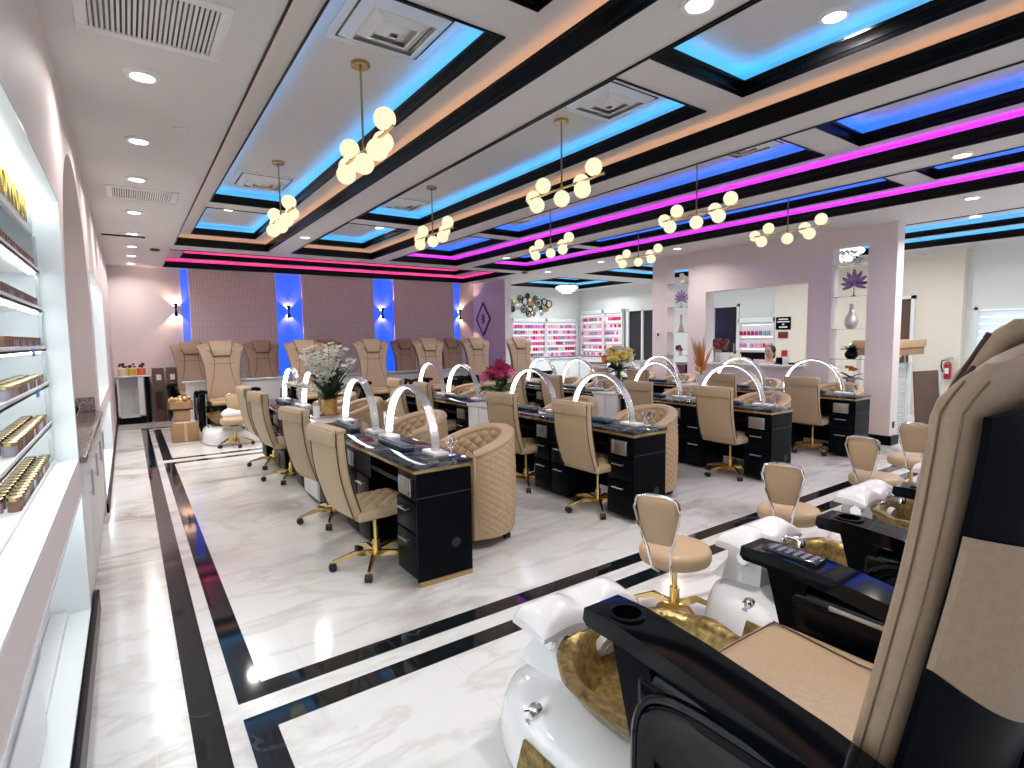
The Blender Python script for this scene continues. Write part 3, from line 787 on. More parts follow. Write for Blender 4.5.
# ------------------------------------------------------------------ quilted tub armchairs (front = -x)
def tub(label, x, y, rz):
    t = thing('tub_armchair', label, 'armchair', (x, y, 0), rz, 'quilted tub armchairs')
    R = .325; TH = .055; A = math.radians(232)
    def top(a): # a in -1..1 from arm to arm, 0 is back
        return .70 + .135 * math.cos(a * PI / 2) ** 1.0
    # outer quilted skin
    m = MB(); nu, nv = 200, 130
    def fo(u, v):
        a = (u - .5) * A; z = .085 + (top(2 * u - 1) - .085) * v
        e = min(1, 12 * min(u, 1 - u), 18 * min(v, 1 - v))
        r = R + .0 + e * quilt(u, v, 40, 26, .008) + .012 * math.sin(PI * v)
        return (r * math.cos(a), r * 1.0 * math.sin(a), z)
    m.grid(fo, nu, nv); 
    obj('outer_shell', m, M_['tan'], t, angle=80)
    m = MB()
    def fi(u, v):
        a = (u - .5) * A; z = .36 + (top(2 * u - 1) - .36) * v
        e = min(1, 12 * min(u, 1 - u), 10 * min(v, 1 - v))
        r = R - TH * 1.5 - e * quilt(u, v, 20, 9, .016)
        return (r * math.cos(a), r * math.sin(a), z)
    m.grid(fi, 120, 54); obj('inner_shell', m, M_['tan'], t, angle=80)
    # rolled top edge and front ends
    m = MB(); rings = []
    for k in range(49):
        u = k / 48; a = (u - .5) * A; z = top(2 * u - 1); cr = R - TH * .72
        rings.append([((cr + .052 * math.cos(b)) * math.cos(a), (cr + .052 * math.cos(b)) * math.sin(a), z + .034 * math.sin(b)) for b in [2 * PI * j / 14 for j in range(14)]])
    m.loft(rings)
    for s in (-1, 1):
        a = s * A / 2; cr = R - TH * .72; cx, cy = cr * math.cos(a), cr * math.sin(a)
        rings = [[(cx + .052 * math.cos(b) * math.cos(a) + .03 * math.sin(b) * math.sin(a) * s, cy + .052 * math.cos(b) * math.sin(a) - .03 * math.sin(b) * math.cos(a) * s, z) for b in [2 * PI * j / 14 for j in range(14)]] for z in (.085, .70)]
        m.loft(rings)
    obj('rim', m, M_['tan'], t, angle=60)
    m = MB(); m.lathe([(.0, .34), (.235, .34), (.25, .36), (.25, .43), (.235, .455), (.15, .468), (.0, .472)], 32, M=SC(1.02, 1, 1))
    m.box(-.30, -.02, -.225, .225, .34, .465, .03, seg=3); obj('seat_cushion', m, M_['tan'], t, angle=50)
    m = MB(); m.box(-.27, -.245, -.24, .24, .09, .34, .01); m.lathe([(.0, .075), (.28, .075), (.29, .09), (.0, .09)], 32); obj('base', m, M_['tan'], t)
    for sx in (-1, 1):
        for sy in (-1, 1):
            c = MB(); px, py = .19 * sx, .19 * sy
            c.cyl((px, py, .08), (px, py, .04), .008, n=8)
            for q in (-1, 1): c.cyl((px + .004 * q, py, .028), (px + .02 * q, py, .028), .028, n=14)
            obj('castor', c, M_['rubber'], t)
    return t
a0 = None
posa = ['nearest the viewer on the right side of the %s', 'second along the right side of the %s', 'third along the right side of the %s', 'at the far right end of the %s']
for r, x in enumerate(DX):
    for k, y in enumerate((3.62, 4.72, 6.32, 7.22)):
        lb = 'quilted tan tub armchair ' + posa[k] % rowd[r]
        xx = x + DW + .36; aa = random.uniform(-.08, .08)
        if a0 is None: a0 = tub(lb, xx, y, aa)
        else: dup(a0, (xx, y, 0), aa, lb)

# ------------------------------------------------------------------ pedicure stools
def stool(label, x, y, rz):
    """backrest toward local -x"""
    t = thing('pedicure_stool', label, 'stool', (x, y, 0), rz, 'low beige stools with small backrests')
    m = MB(); m.lathe([(.0, .335), (.165, .335), (.183, .345), (.19, .365), (.19, .395), (.18, .415), (.15, .424), (.0, .428)], 40); obj('seat', m, M_['tan'], t, angle=50)
    m = MB(); rings = []
    for z, w, th in ((.50, .055, .012), (.508, .075, .020), (.60, .095, .026), (.70, .112, .026), (.735, .112, .022), (.75, .095, .012)):
        rings.append([(-.235 - (z - .5) * .12 + th * math.copysign(abs(math.cos(a)) ** .6, math.cos(a)), w * math.copysign(abs(math.sin(a)) ** .5, math.sin(a)), z) for a in [2 * PI * k / 24 for k in range(24)]])
    m.loft(rings); obj('backrest', m, M_['tan'], t, angle=50)
    m = MB()
    for s in (-1, 1):
        m.tube([(-.06, s * .03, .33), (-.16, s * .035, .325), (-.215, s * .045, .36), (-.245, s * .06, .47), (-.262, s * .085, .55), (-.285, s * .118, .69), (-.293, s * .10, .75), (-.295, s * .05, .765), (-.295, 0, .768)], .0075, 8)
    obj('chrome_frame', m, M_['chrome'], t)
    m = MB(); m.cyl((0, 0, .30), (0, 0, .336), .05, .07, 16); m.tube([(.0, 0, .315), (.10, .08, .31), (.16, .13, .29)], .005, 6); m.box(.14, .19, .115, .145, .275, .30, .006); obj('lever_plate', m, M_['rubber'], t)
    starbase(t, .24, .085, M_['gold'], .31, curve=2)
    return t
q0 = None
for x, y, a, lb in ((2.37, 1.86, .35, 'low tan stool nearest the viewer, left of the first footbath'), (3.50, 1.84, .35, 'second low tan stool in the foreground row'),
                    (4.84, 1.85, .02, 'third low tan stool in the foreground row'), (5.85, 1.95, .35, 'fourth low tan stool in the foreground row'),
                    (7.15, 2.05, .2, 'farthest low tan stool of the foreground row, behind the big chair back'),
                    (1.24, 9.0, -1.75, 'low tan stool standing alone by the far left spa chair')):
    if q0 is None: q0 = stool(lb, x, y, a)
    else: dup(q0, (x, y, 0), a, lb)

# ------------------------------------------------------------------ pedicure spa chair (front = +y)
def se(t, p): return math.copysign(abs(t) ** p, t)
def back_mid(z):  # y of the front face of the backrest
    return .485 - .175 * (z - .74) - .50 * max(0, (z - 1.42))
def halfw(s):    # s 0..1 from bottom to shoulder
    return .278 + .022 * s - .024 * math.sin(PI * s) + .068 * max(0, (s - .5) / .5) ** 1.7
def spa_chair(label, x, y, rz):
    t = thing('pedicure_chair', label, 'pedicure chair', (x, y, 0), rz, 'beige pedicure spa chairs')
    ZB, ZS = .58, 1.50
    ztop = lambda u: ZS + .055 * (1 - abs(u) ** 1.6)
    # backrest as a closed loft of cross sections
    m = MB(); rings = []; n = 26; K = 40
    for i in range(n + 1):
        s = i / n; hw = halfw(s); th = .050
        if i == 0: hw -= .02; th = .03
        if i == n - 1: th = .038
        if i == n: hw -= .02; th = .02
        ring = []
        for k in range(K):
            a = 2 * PI * k / K; u = se(math.cos(a), .45); q = se(math.sin(a), .6)
            z = ZB + s * (ztop(u) - ZB)
            crv = .012 * (u * u)
            ring.append((u * hw, back_mid(z) - .050 + th * q + crv, z))
        rings.append(ring)
    m.loft(rings); b = obj('backrest', m, M_['beige'], t, angle=50)
    # stitched seams
    def P(u, s, off=.003, side=1):
        z = ZB + s * (ztop(u) - ZB); hw = halfw(s)
        return (u * hw, back_mid(z) - .050 + side * (.050 * (1 - abs(u) ** 6) + off) + .012 * u * u, z)
    m = MB()
    for s in (-1, 1):
        m.tube([P(s * q[0], q[1]) for q in ((.42, .80), (.6, .86), (.8, .93), (.93, .985))], .004, 6)
        m.tube([P(s * q[0], q[1]) for q in ((.42, .62), (.62, .64), (.9, .74))], .0035, 6)
        m.tube([P(s * q[0], q[1]) for q in ((.42, .62), (.55, .4), (.72, .2), (.8, .04))], .0035, 6)
        m.tube([P(s * q[0], q[1]) for q in ((.42, .62), (.42, .7), (.42, .80))], .0035, 6)
    m.tube([P(u, .62) for u in (-.42, -.2, 0, .2, .42)], .0035, 6)
    obj('seams', m, M_['pipe'], b)
    # side seams along the thick edge
    stm = mat('brown stitching', (.17, .11, .07), .6)
    for s in (-1, 1):
        for dy in (-.022, .010):
            m = MB(); pts = []
            for i in range(1, 32):
                q = i / 32; z = ZB + q * (ztop(1) - ZB)
                pts.append((s * (halfw(q) + .0008), back_mid(z) - .050 + dy + .012, z))
            m.tube(pts, .0020, 5); obj('side_stitching', m, stm, b)
    # headrest pillow
    m = MB(); rings = []
    for s, hw, th in ((.74, .115, .006), (.75, .135, .022), (.81, .148, .032), (.90, .170, .036), (.985, .192, .030), (1.005, .188, .012)):
        rings.append([(se(math.cos(a), .5) * hw, P(0, s)[1] + .006 + th * se(math.sin(a), .6), ZB + s * (ztop(0) + .012 - ZB)) for a in [2 * PI * k / 24 for k in range(24)]])
    m.loft(rings); h = obj('headrest', m, M_['beige'], t, angle=50)
    m = MB(); c = [(-.182, .98), (-.150, .82), (-.125, .745), (0, .74), (.125, .745), (.150, .82), (.182, .98)]
    m.tube([(a, P(0, s)[1] + .028, ZB + s * (ztop(0) + .012 - ZB)) for a, s in c], .005, 6); obj('piping', m, M_['pipe'], h)
    # rear shell and leather band
    def rear(z, off): return back_mid(z) - .050 - .046 - off
    for nm, s0, s1, off, mm, inset in (('rear_shell', -.35, .90, .004, M_['black'], .97), ('rear_band', .36, .66, .010, M_['beige'], .975)):
        m = MB()
        def fn(u, v, d=0):
            uu = (2 * u - 1) * inset; sag = (.16 * (1 - (2 * u - 1) ** 2)) if nm == 'rear_band' else 0
            s = s0 + (s1 - s0) * v - sag * (1 - .55 * v)
            z = ZB + s * (ztop(uu) - ZB)
            return (uu * halfw(min(max(s, 0), 1)), rear(z, off) - .125 * (1 - uu * uu) * min(1, (1 - s) * 5 + .15) + d * 1 + .012 * abs(uu) ** 8, z)
        m.grid(lambda u, v: fn(u, v), 24, 24); m.grid(lambda u, v: fn(u, v, .012), 24, 24)
        rim = [(fn(u, v), fn(u, v, .012)) for u, v in [(i / 24, 0) for i in range(25)] + [(1, i / 24) for i in range(1, 25)] + [(1 - i / 24, 1) for i in range(1, 25)] + [(0, 1 - i / 24) for i in range(1, 25)]]
        m.loft([[a, c2] for a, c2 in rim], caps=False, closed=False, loop=True)
        obj(nm, m, mm, t, angle=50)
    # seat
    m = MB(); m.box(-.26, .26, .36, .96, .52, .60, .03, seg=3); m.grid(lambda u, v: (-.245 + .49 * u, .38 + .56 * v, .596 + .022 * (math.sin(PI * u) * math.sin(PI * v)) ** .4), 24, 24)
    sc = obj('seat_cushion', m, M_['tan'], t, angle=50)
    m = MB()
    for s in (-1, 1): m.tube([(s * .19, .40, .616), (s * .17, .65, .617), (s * .225, .93, .606)], .0025, 5)
    m.tube([(-.225, .925, .607), (0, .925, .611), (.225, .925, .607)], .0025, 5); obj('seams', m, M_['pipe'], sc)
    m = MB(); m.box(-.30, .30, .15, .90, .06, .52, .04, seg=3); obj('chair_body', m, M_['blackg'], t)
    # arms
    for s in (-1, 1):
        m = MB()
        # top slab: side profile extruded
        prof = [(1.10, .735), (1.115, .75), (1.11, .785), (1.0, .79), (.80, .775), (.5, .735), (.30, .69), (.30, .62), (.5, .675), (.78, .72), (.95, .735)]
        m.loft([[(s * .385 + d, py, pz) for py, pz in prof] for d in (-.068, -.06, .06, .068)])
        arm = obj('armrest', m, M_['blackg'], t, angle=40)
        m = MB(); m.box(s * .385 - .06, s * .385 + .06, .36, 1.06, .0, .018, .006, M=T(0, 0, .0)) if False else None
        m = MB(); m.lathe([(.040, -.001), (.050, -.001), (.051, .005), (.040, .006)], 32, M=T(s * .385, 1.01, .788), caps=False)
        if s < 0:
            obj('cup_holder', m, M_['black'], arm)
            m = MB(); m.cyl((s * .385, 1.01, .7895), (s * .385, 1.01, .7905), .041, n=28); obj('cup_shade_disc', m, mat('painted cup hole shade', (.001, .001, .001), .9, spec=0), arm)  # flat black disc paints the shade of an open cup hole
        else:
            m = MB(); m.box(s * .385 - .035, s * .385 + .035, .86, 1.05, .780, .795, .004); rm = obj('remote_panel', m, M_['dark'], arm)
            m = MB()
            for i in range(3):
                for j in range(6): m.box(s * .385 - .026 + i * .02, s * .385 - .014 + i * .02, .875 + j * .028, .889 + j * .028, .795, .7965)
            obj('buttons', m, M_['steel'], rm)
        # front post
        m = MB(); m.loft([[(s * .385 + dx, py, z) for dx, py in ((-.042, a1), (.042, a1), (.042, a2), (-.042, a2))] for z, a1, a2 in ((.30, .74, .90), (.45, .80, .95), (.74, .91, 1.03))])
        obj('arm_post', m, M_['black'], t)
        # side shell with recessed oval
        m = MB(); m.box(s * .385 - .045, s * .385 + .045, .18, .96, .10, .70, .10, seg=5)
        sp = obj('side_shell', m, M_['blackg'], t, angle=50)
        m = MB(); xo = s * (.385 + .047)
        rr = []
        for kx, kz in ((1, 1), (.93, .92)):
            rr.append([(xo + (.004 if kx < 1 else 0) * s, .58 + kx * .355 * se(math.cos(a), .5), .425 + kz * .25 * se(math.sin(a), .5)) for a in [2 * PI * k / 40 for k in range(40)]])
        m.tube(rr[0], .013, 8, True); 
        pc = lambda p, k1, k2, dx: (p[0] + dx * s, .58 + (p[1] - .58) * k1, .425 + (p[2] - .425) * k2)
        m.loft([[pc(p, .985, .98, -.010) for p in rr[0]], [pc(p, .96, .95, .010) for p in rr[0]], [pc(p, .90, .87, .012) for p in rr[0]], [pc(p, .86, .82, .001) for p in rr[0]]])
        obj('oval_moulding', m, M_['blackg'], sp, angle=45)
        m = MB(); m.box(s * .315 - .004, s * .315 + .004, .55, .80, .67, .685, .002); obj('hinge_rail', m, M_['steel'], t)
    # foot bath base
    m = MB()
    def outl(k, z):
        pts = [(-.30, .70), (-.42, .95), (-.46, 1.25), (-.45, 1.50), (-.36, 1.72), (-.22, 1.80), (.22, 1.80), (.36, 1.72), (.45, 1.50), (.46, 1.25), (.42, .95), (.30, .70)]
        return [(px * k, 1.2 + (py - 1.2) * k, z) for px, py in pts]
    def smooth(r, it=2):
        for _ in range(it):
            q = []
            for i in range(len(r)):
                a, b2 = Vector(r[i]), Vector(r[(i + 1) % len(r)]); q += [a * .75 + b2 * .25, a * .25 + b2 * .75]
            r = q
        return r
    m.loft([smooth(outl(k, z)) for k, z in ((.94, .0), (.99, .015), (1.0, .05), (.97, .15), (.93, .205), (.86, .232), (.66, .25))]); 
    bs = obj('footbath_base', m, M_['porc'], t, angle=60)
    m = MB(); m.loft([[(-w, a1, z), (w, a1, z), (w + .03, a2, z), (-w - .03, a2, z)] for z, w, a1, a2 in ((.24, .20, 1.50, 1.77), (.34, .15, 1.52, 1.70), (.44, .17, 1.50, 1.68))])
    obj('riser', m, M_['porc'], bs, angle=50)
    # bowl: outer and inner skins with wavy rim
    m = MB(); n = 56
    def ring(rx, ry, z, wob=0): return [(1.09 * rx * se(math.cos(a), .85) * (1 + wob * .02 * math.sin(9 * a)), 1.19 + 1.0 * ry * se(math.sin(a), .85) * (1 + wob * .02 * math.sin(7 * a)) , z + wob * .006 * math.sin(11 * a)) for a in [2 * PI * k / n for k in range(n)]]
    m.loft([ring(.22, .22, .26), ring(.285, .30, .33), ring(.315, .335, .385, 1), ring(.335, .355, .41, 1), ring(.33, .35, .428, 1), ring(.295, .31, .425, 1), ring(.275, .29, .40, .5), ring(.25, .26, .33), ring(.215, .22, .285)], caps=False)
    m.add(ring(.215, .22, .285), [tuple(range(n))])
    bw = obj('basin', m, M_['bowl'], bs, angle=60)
    m = MB(); m.cyl((-.02, 1.475, .355), (-.02, 1.445, .350), .05, n=28); m.cyl((-.02, 1.446, .350), (-.02, 1.44, .349), .02, n=20)
    obj('jet_cover', m, mat('pale grey plastic', (.5, .46, .45), .4), bw)
    # footrest pad with two leg troughs
    m = MB()
    def pad(u, v):
        xx = (u - .5) * .50; yy = 1.50 + .20 * v
        zz = .495 - .022 * math.cos(4 * PI * u) * math.sin(PI * min(1, v + .1)) + .03 * math.sin(PI * v)
        e = min(u, 1 - u, v, 1 - v)
        return (xx - .04, yy, zz - .035 * (1 - min(1, e / .10)) ** 2)
    m.grid(pad, 40, 20)
    m.grid(lambda u, v: (pad(u, v)[0], pad(u, v)[1], .435), 40, 20)
    rim = [(i / 40, 0) for i in range(41)] + [(1, i / 20) for i in range(1, 21)] + [(1 - i / 40, 1) for i in range(1, 41)] + [(0, 1 - i / 20) for i in range(1, 20)]
    m.loft([[pad(*q), (pad(*q)[0], pad(*q)[1], .435)] for q in rim], caps=False, closed=False, loop=True)
    fr = obj('footrest', m, M_['pad'], t, angle=50)
    m = MB(); m.box(-.12, .12, 1.49, 1.66, .405, .437, .006); obj('bracket', m, M_['chrome'], fr)
    # tap and valves
    m = MB(); m.tube([(.05, 1.55, .44), (.05, 1.50, .47), (.055, 1.45, .47), (.06, 1.42, .445)], .014, 10); m.lathe([(.0, .0), (.03, .0), (.026, .03), (.018, .045), (0, .046)], 16, M=T(.06, 1.43, .425)); m.sph((.02, 1.50, .46), .02)
    obj('tap', m, M_['chrome'], bs)
    for vx, vy, vz in ((-.37, 1.45, .205), (.37, 1.35, .205)):
        m = MB(); m.lathe([(.0, .0), (.038, .0), (.038, .008), (.026, .014), (.026, .05), (.02, .058), (0, .06)], 20, M=T(vx, vy, vz)); m.cyl((vx, vy, vz + .045), (vx - .045, vy + .01, vz + .052), .006, n=8)
        obj('valve', m, M_['chrome'], bs)
    m = MB(); m.cyl((-.185, 1.60, .375), (-.20, 1.60, .375), .034, n=24); m.lathe([(.034, 0), (.042, .0), (.034, .008)], 24, M=T(-.19, 1.60, .375) @ RY(-PI / 2), caps=False); obj('drain_cap', m, M_['chrome'], bs)
    m = MB(); 
    m.loft([[(-.472, 1.16, .06), (-.472, 1.44, .06), (-.462, 1.44, .06), (-.462, 1.16, .06)], [(-.448, 1.18, .19), (-.448, 1.42, .19), (-.438, 1.42, .19), (-.438, 1.18, .19)]])
    obj('gold_plaque', m, M_['bowl'], bs)
    return t
ch0 = spa_chair('large beige pedicure chair with black glossy arms filling the right foreground', 1.47, 0, 0)
for x, lb in ((2.79, 'second pedicure chair of the foreground row, mostly behind the large one'), (4.09, 'third pedicure chair of the foreground row, only its arm and footbath showing'),
              (5.39, 'fourth pedicure chair of the foreground row, hidden but for its footrest')):
    dup(ch0, (x, 0, 0), 0, lb)
FY = 10.85
for x, lb in ((1.31, 'far left pedicure chair by the cardboard boxes, its footbath in view'), (2.69, 'second pedicure chair of the far front row, left of the white orchids'),
              (3.98, 'third pedicure chair of the far front row, right of the white orchids'), (5.23, 'fourth pedicure chair of the far front row'),
              (6.41, 'fifth pedicure chair of the far front row, by the diamond picture'), (7.60, 'pedicure chair at the right end of the far front row, before the polish wall')):
    dup(ch0, (x, FY, 0), PI, lb)
for x, lb in ((1.04, 'leftmost pedicure chair of the raised rear row at the wallpapered wall'), (2.36, 'rear row pedicure chair between the first two blue strips'),
              (3.74, 'rear row pedicure chair behind the orchids'), (5.64, 'rear row pedicure chair right of the third blue strip'), (6.97, 'rear row pedicure chair at the right corner of the back wall')):
    dup(ch0, (x, 13.03, 0), PI, lb)
# low white divider between the rows
t = thing('divider_counter', 'low white divider wall with pale top between the two far chair rows', 'divider', (0, 0, 0))
m = MB(); m.box(.80, 7.6, 11.08, 11.18, 0, .84); obj('panel', m, M_['white'], t)
m = MB(); m.box(.74, 7.65, 11.04, 11.22, .84, .87, .004); obj('counter_top', m, M_['wmarble'], t)

# ------------------------------------------------------------------ left wall furnishings
# powder rack in the near display niche
SZ = [1.90, 1.715, 1.53, 1.355, 1.16, .965]
sh = MB()
desc = ['top', 'second', 'third', 'fourth', 'fifth', 'lowest']
rk = thing('powder_rack', 'white lit powder display rack in the left wall niche', 'display rack', (0, 0, 0))
for y in (-.4, 1.6, 3.50):
    m = MB(); m.box(XL - .105, XL - .09, y, y + .012, .965, 2.065); obj('upright', m, M_['acryl'], rk)
for k, z in enumerate(SZ):
    m = MB(); m.box(XL - .235, XL - .085, -.4, 3.50, z - .012, z, .002); m.box(XL - .092, XL - .085, -.4, 3.50, z - .012, z + .012, .002); s_ = obj('shelf', m, M_['white'], rk)
    if k < 5:
        m = MB(); m.box(XL - .12, XL - .10, -.38, 3.46, z - .020, z - .013); obj('light_strip', m, M_['shelfled'], s_)
m = MB(); m.box(XL - .12, XL - .10, -.4, 3.52, 2.07, 2.235, .003); hd = obj('header_panel', m, M_['cool'], rk)
# raised gold lettering on the header
cu = D.curves.new('lettering', 'FONT'); cu.body = 'POWDER'; cu.size = .150; cu.extrude = .003; cu.space_character = 1.22
to = D.objects.new('tmp_text', cu); COL.objects.link(to)
dg = bpy.context.evaluated_depsgraph_get(); me = D.meshes.new_from_object(to.evaluated_get(dg)); D.objects.remove(to)
me.materials.clear(); me.materials.append(mat('gold lettering', (.75, .50, .05), .3, metal=.6))
lo = D.objects.new('lettering', me); COL.objects.link(lo); lo.parent = hd
lo.matrix_basis = T(XL - .096, 2.60, 2.10) @ Matrix(((0, 0, 1, 0), (1, 0, 0, 0), (0, 1, 0, 0), (0, 0, 0, 1)))
lo['label'] = 'gold capital letters reading POWDER'
# jars
jm = []
for k in range(2):
    pass
def jar_proto(name, r, h, body, lid):
    t = thing(name, 'x', 'jar')
    m = MB(); m.lathe([(0, 0), (r, 0), (r, h * .72), (r * .9, h * .75), (0, h * .75)], 14); obj('jar_body', m, body, t)
    m = MB(); m.lathe([(0, h * .73), (r * 1.05, h * .73), (r * 1.05, h * .98), (r * .97, h), (0, h)], 14); obj('lid', m, lid, t)
    return t
jb = [mat('grey label jar', (.30, .27, .30), .3), mat('dusky pink powder jar', (.42, .22, .24), .3), mat('slate powder jar', (.12, .13, .17), .3), mat('brown powder jar', (.22, .11, .08), .3), mat('white powder jar', (.7, .67, .66), .3)]
lidm = M_['brass']; lidb = mat('bronze lid', (.30, .16, .08), .3, metal=.5)
protos = [jar_proto('powder_jar', .021, .052, b, lidm) for b in jb] + [jar_proto('powder_jar', .021, .05, b, lidb) for b in jb[:4]]
for k, z in enumerate(SZ):
    rows = 2 if k >= 3 else 1
    for q in range(rows):
        n = 16
        for i in range(n):
            y = 3.42 - i * .058
            p = protos[random.randrange(5)] if k >= 3 else protos[5 + random.randrange(4)]
            rowt = 'back row' if q else 'front row'
            dup(p, (XL - .115 - q * .052, y, z + .001), 0,
                'small lidded powder jar, %s of the %s shelf in the lit rack' % (rowt, desc[k]), 'powder jars, %s of the %s rack shelf' % (rowt, desc[k]))
for p in protos:
    for c in list(p.children): D.objects.remove(c)
    D.objects.remove(p)
# price cards
for z, y, w in ((1.53, 3.0, 'third'), (1.355, 3.02, 'fourth')):
    m = MB(); m.box(XL - .084, XL - .082, y, y + .09, z - .03, z + .002); tag(obj('shelf_tag', m, mat('blue card', (.12, .22, .75), .5)), 'small blue tag clipped to the %s shelf of the powder rack' % w, 'tag')
# lower niche content
t = thing('lower_display', 'low white display ledge with clear front in the bottom left niche', 'display shelf', (0, 0, 0))
m = MB(); m.box(XL - .155, XL - .085, -.4, 3.50, .168, .195, .004); obj('shelf', m, M_['white'], t)
m = MB(); m.box(XL - .082, XL - .076, -.4, 2.5, .168, .50); obj('clear_front', m, M_['acryl'], t)
for y, c, w in ((2.30, (.80, .22, .22), 'coral pink'), (2.05, (.70, .35, .45), 'dusty pink')):
    m = MB(); m.box(-.028, .04, -.05, .05, 0, .12, .02, seg=3); m.sph((0.005, 0, .13), .03, (1, 1, .6)); tag(obj('gift_pouch', m, mat(w + ' pouch', c, .5), loc=(XL - .125, y, .1955)), w + ' pouch standing in the bottom left niche', 'pouch')

# arch niche: granite counter, cabinet, planter
t = thing('arch_cabinet', 'white cabinet with speckled granite counter inside the wall arch', 'cabinet', (0, 0, 0))
m = MB(); m.box(XL - .6, XL - .02, ya + .01, yb - .01, .09, .92); obj('body', m, M_['white'], t)
m = MB(); m.box(XL - .55, XL - .05, ya + .02, yb - .02, 0, .09); obj('plinth', m, M_['black'], t)
n = 4
for i in range(n):
    a = ya + .02 + i * (yb - ya - .04) / n; b = a + (yb - ya - .04) / n - .01
    m = MB(); m.box(XL - .02, XL - .002, a, b, .10, .90, .003); dd = obj('door', m, M_['white'], t)
    hq = MB(); hq.cyl((XL + .018, b - .05, .62), (XL + .018, b - .05, .78), .006, n=8); hq.cyl((XL - .002, b - .05, .64), (XL + .018, b - .05, .64), .004, n=6); hq.cyl((XL - .002, b - .05, .76), (XL + .018, b - .05, .76), .004, n=6); obj('handle', hq, M_['steel'], dd)
m = MB(); m.box(XL - .61, XL + .03, ya + .005, yb - .005, .92, .955, .006); m.box(XL - .615, XL - .59, ya + .01, yb - .01, .955, 1.08, .004); m.box(XL - .6, XL - .02, yb - .03, yb - .006, .955, 1.08, .004); obj('granite_counter', m, M_['granite'], t)
t = thing('planter_bowl', 'black bowl of lime green leaves on the granite counter', 'planter', (XL - .2, 4.75, .956))
m = MB(); m.lathe([(.0, 0), (.07, 0), (.08, .01), (.13, .08), (.155, .16), (.145, .165), (.12, .09), (.0, .06)], 28); obj('bowl', m, M_['blackg'], t)
m = MB()
for i in range(46):
    a = random.uniform(0, 2 * PI); r = random.uniform(0, .12); s = random.uniform(.03, .05)
    m.sph((0, 0, 0), s, (1, .7, .22), 8, 5, M=T(r * math.cos(a), r * math.sin(a), .17 + random.uniform(0, .05)) @ RZ(a) @ RX(random.uniform(-.6, .6)))
obj('leaves', m, M_['lime'], t)

# far left corner: small white cabinet, candle jars, tall boxes
t = thing('corner_cabinet', 'small white open cabinet with black base in the far left corner', 'cabinet', (0, 0, 0))
m = MB(); m.box(-.20, .22, 12.75, 12.78, .1, .90) if False else m.box(-.20, -.17, 12.72, 13.15, .12, .90); m.box(.13, .22, 12.72, 13.15, .12, .90); m.box(-.20, .22, 13.12, 13.15, .12, .90); m.box(-.2, .22, 12.72, 13.15, .12, .15); obj('body', m, M_['white'], t)
m = MB(); m.box(-.2, .24, 12.71, 13.15, 0, .12); obj('plinth', m, M_['black'], t)
m = MB(); m.box(-.21, .34, 12.69, 13.16, .90, .925, .004); obj('top', m, M_['wmarble'], t)
m = MB(); m.box(.25, .32, 12.75, 13.1, 0, .90); obj('side_panel', m, M_['black'], t)
for x, c, w in ((-.10, (.75, .62, .42), 'cream'), (.05, (.62, .42, .06), 'amber yellow'), (.20, (.75, .16, .05), 'orange red')):
    t = thing('candle_jar', '%s candle jar with dark floral top on the corner cabinet' % w, 'jar', (x, 12.86, .925))
    m = MB(); m.lathe([(0, 0), (.066, 0), (.07, .01), (.07, .13), (.055, .145), (0, .145)], 20); obj('jar_body', m, mat(w + ' wax', c, .3), t)
    m = MB()
    for i in range(9): m.sph((random.uniform(-.05, .05), random.uniform(-.04, .04), .16 + random.uniform(0, .07)), .026, (1, 1, .7), 8, 6)
    obj('floral_top', m, mat('dark plum flowers', (.06, .01, .03), .6), t)
for x, lb in ((.47, 'tall brown carton in the far left corner, beside the white cabinet'), (.70, 'tall brown carton beside the first blue strip')):
    t = thing('tall_carton', lb, 'box', (x, 12.85, 0), -.05)
    m = MB(); m.box(-.10, .10, -.15, .15, 0, 1.05, .004); obj('carton', m, M_['cardd'], t)
    m = MB(); m.box(-.03, .05, -.153, -.151, .82, .93); obj('shipping_label', m, M_['white'], t)
    m = MB(); m.box(-.06, .06, -.152, -.1505, .25, .60); obj('printed_mark', m, mat('dark print', (.03, .02, .03), .6), t)
# carton stack in front of the far left chair
t = thing('cardboard_box', 'closed cardboard box on the floor beside the far left footbath', 'box', (.67, 9.95, 0), 0)
m = MB(); m.box(-.18, .18, -.15, .15, 0, .30, .003); obj('carton', m, M_['card'], t)
m = MB(); m.box(-.02, .02, -.1515, .1515, .02, .302); obj('tape', m, M_['tape'], t)
m = MB(); m.box(-.15, .15, -.11, .11, .30, .315, .005); obj('loose_wrap', m, M_['white'], t)
m = MB(); m.box(-.11, .11, -.10, .10, 0, .185, .003); tag(obj('small_carton', m, M_['card'], loc=(.64, 9.96, .3155)), 'small cardboard carton standing on the floor box', 'box')
t = thing('ornament_crate', 'open crate heaped with gold balls on top of the cartons', 'crate', (.63, 9.96, .501))
m = MB()
m.box(-.16, .16, -.12, .12, 0, .02); 
for q in ((-.16, .16, -.12, -.11), (-.16, .16, .11, .12), (-.16, -.15, -.12, .12), (.15, .16, -.12, .12)): m.box(*q, .0, .13)
obj('crate', m, M_['card'], t)
gb = mat('gold ball', (.70, .50, .26), .3, metal=.6)
for i in range(24):
    m = MB(); m.sph((-.12 + .06 * (i % 5) + random.uniform(-.01, .01), -.085 + .057 * ((i // 5) % 4), .05 + .055 * (i % 3) + .02 * (i // 12)), .034, nu=12, nv=8); obj('gold_ball', m, gb, t, angle=80)

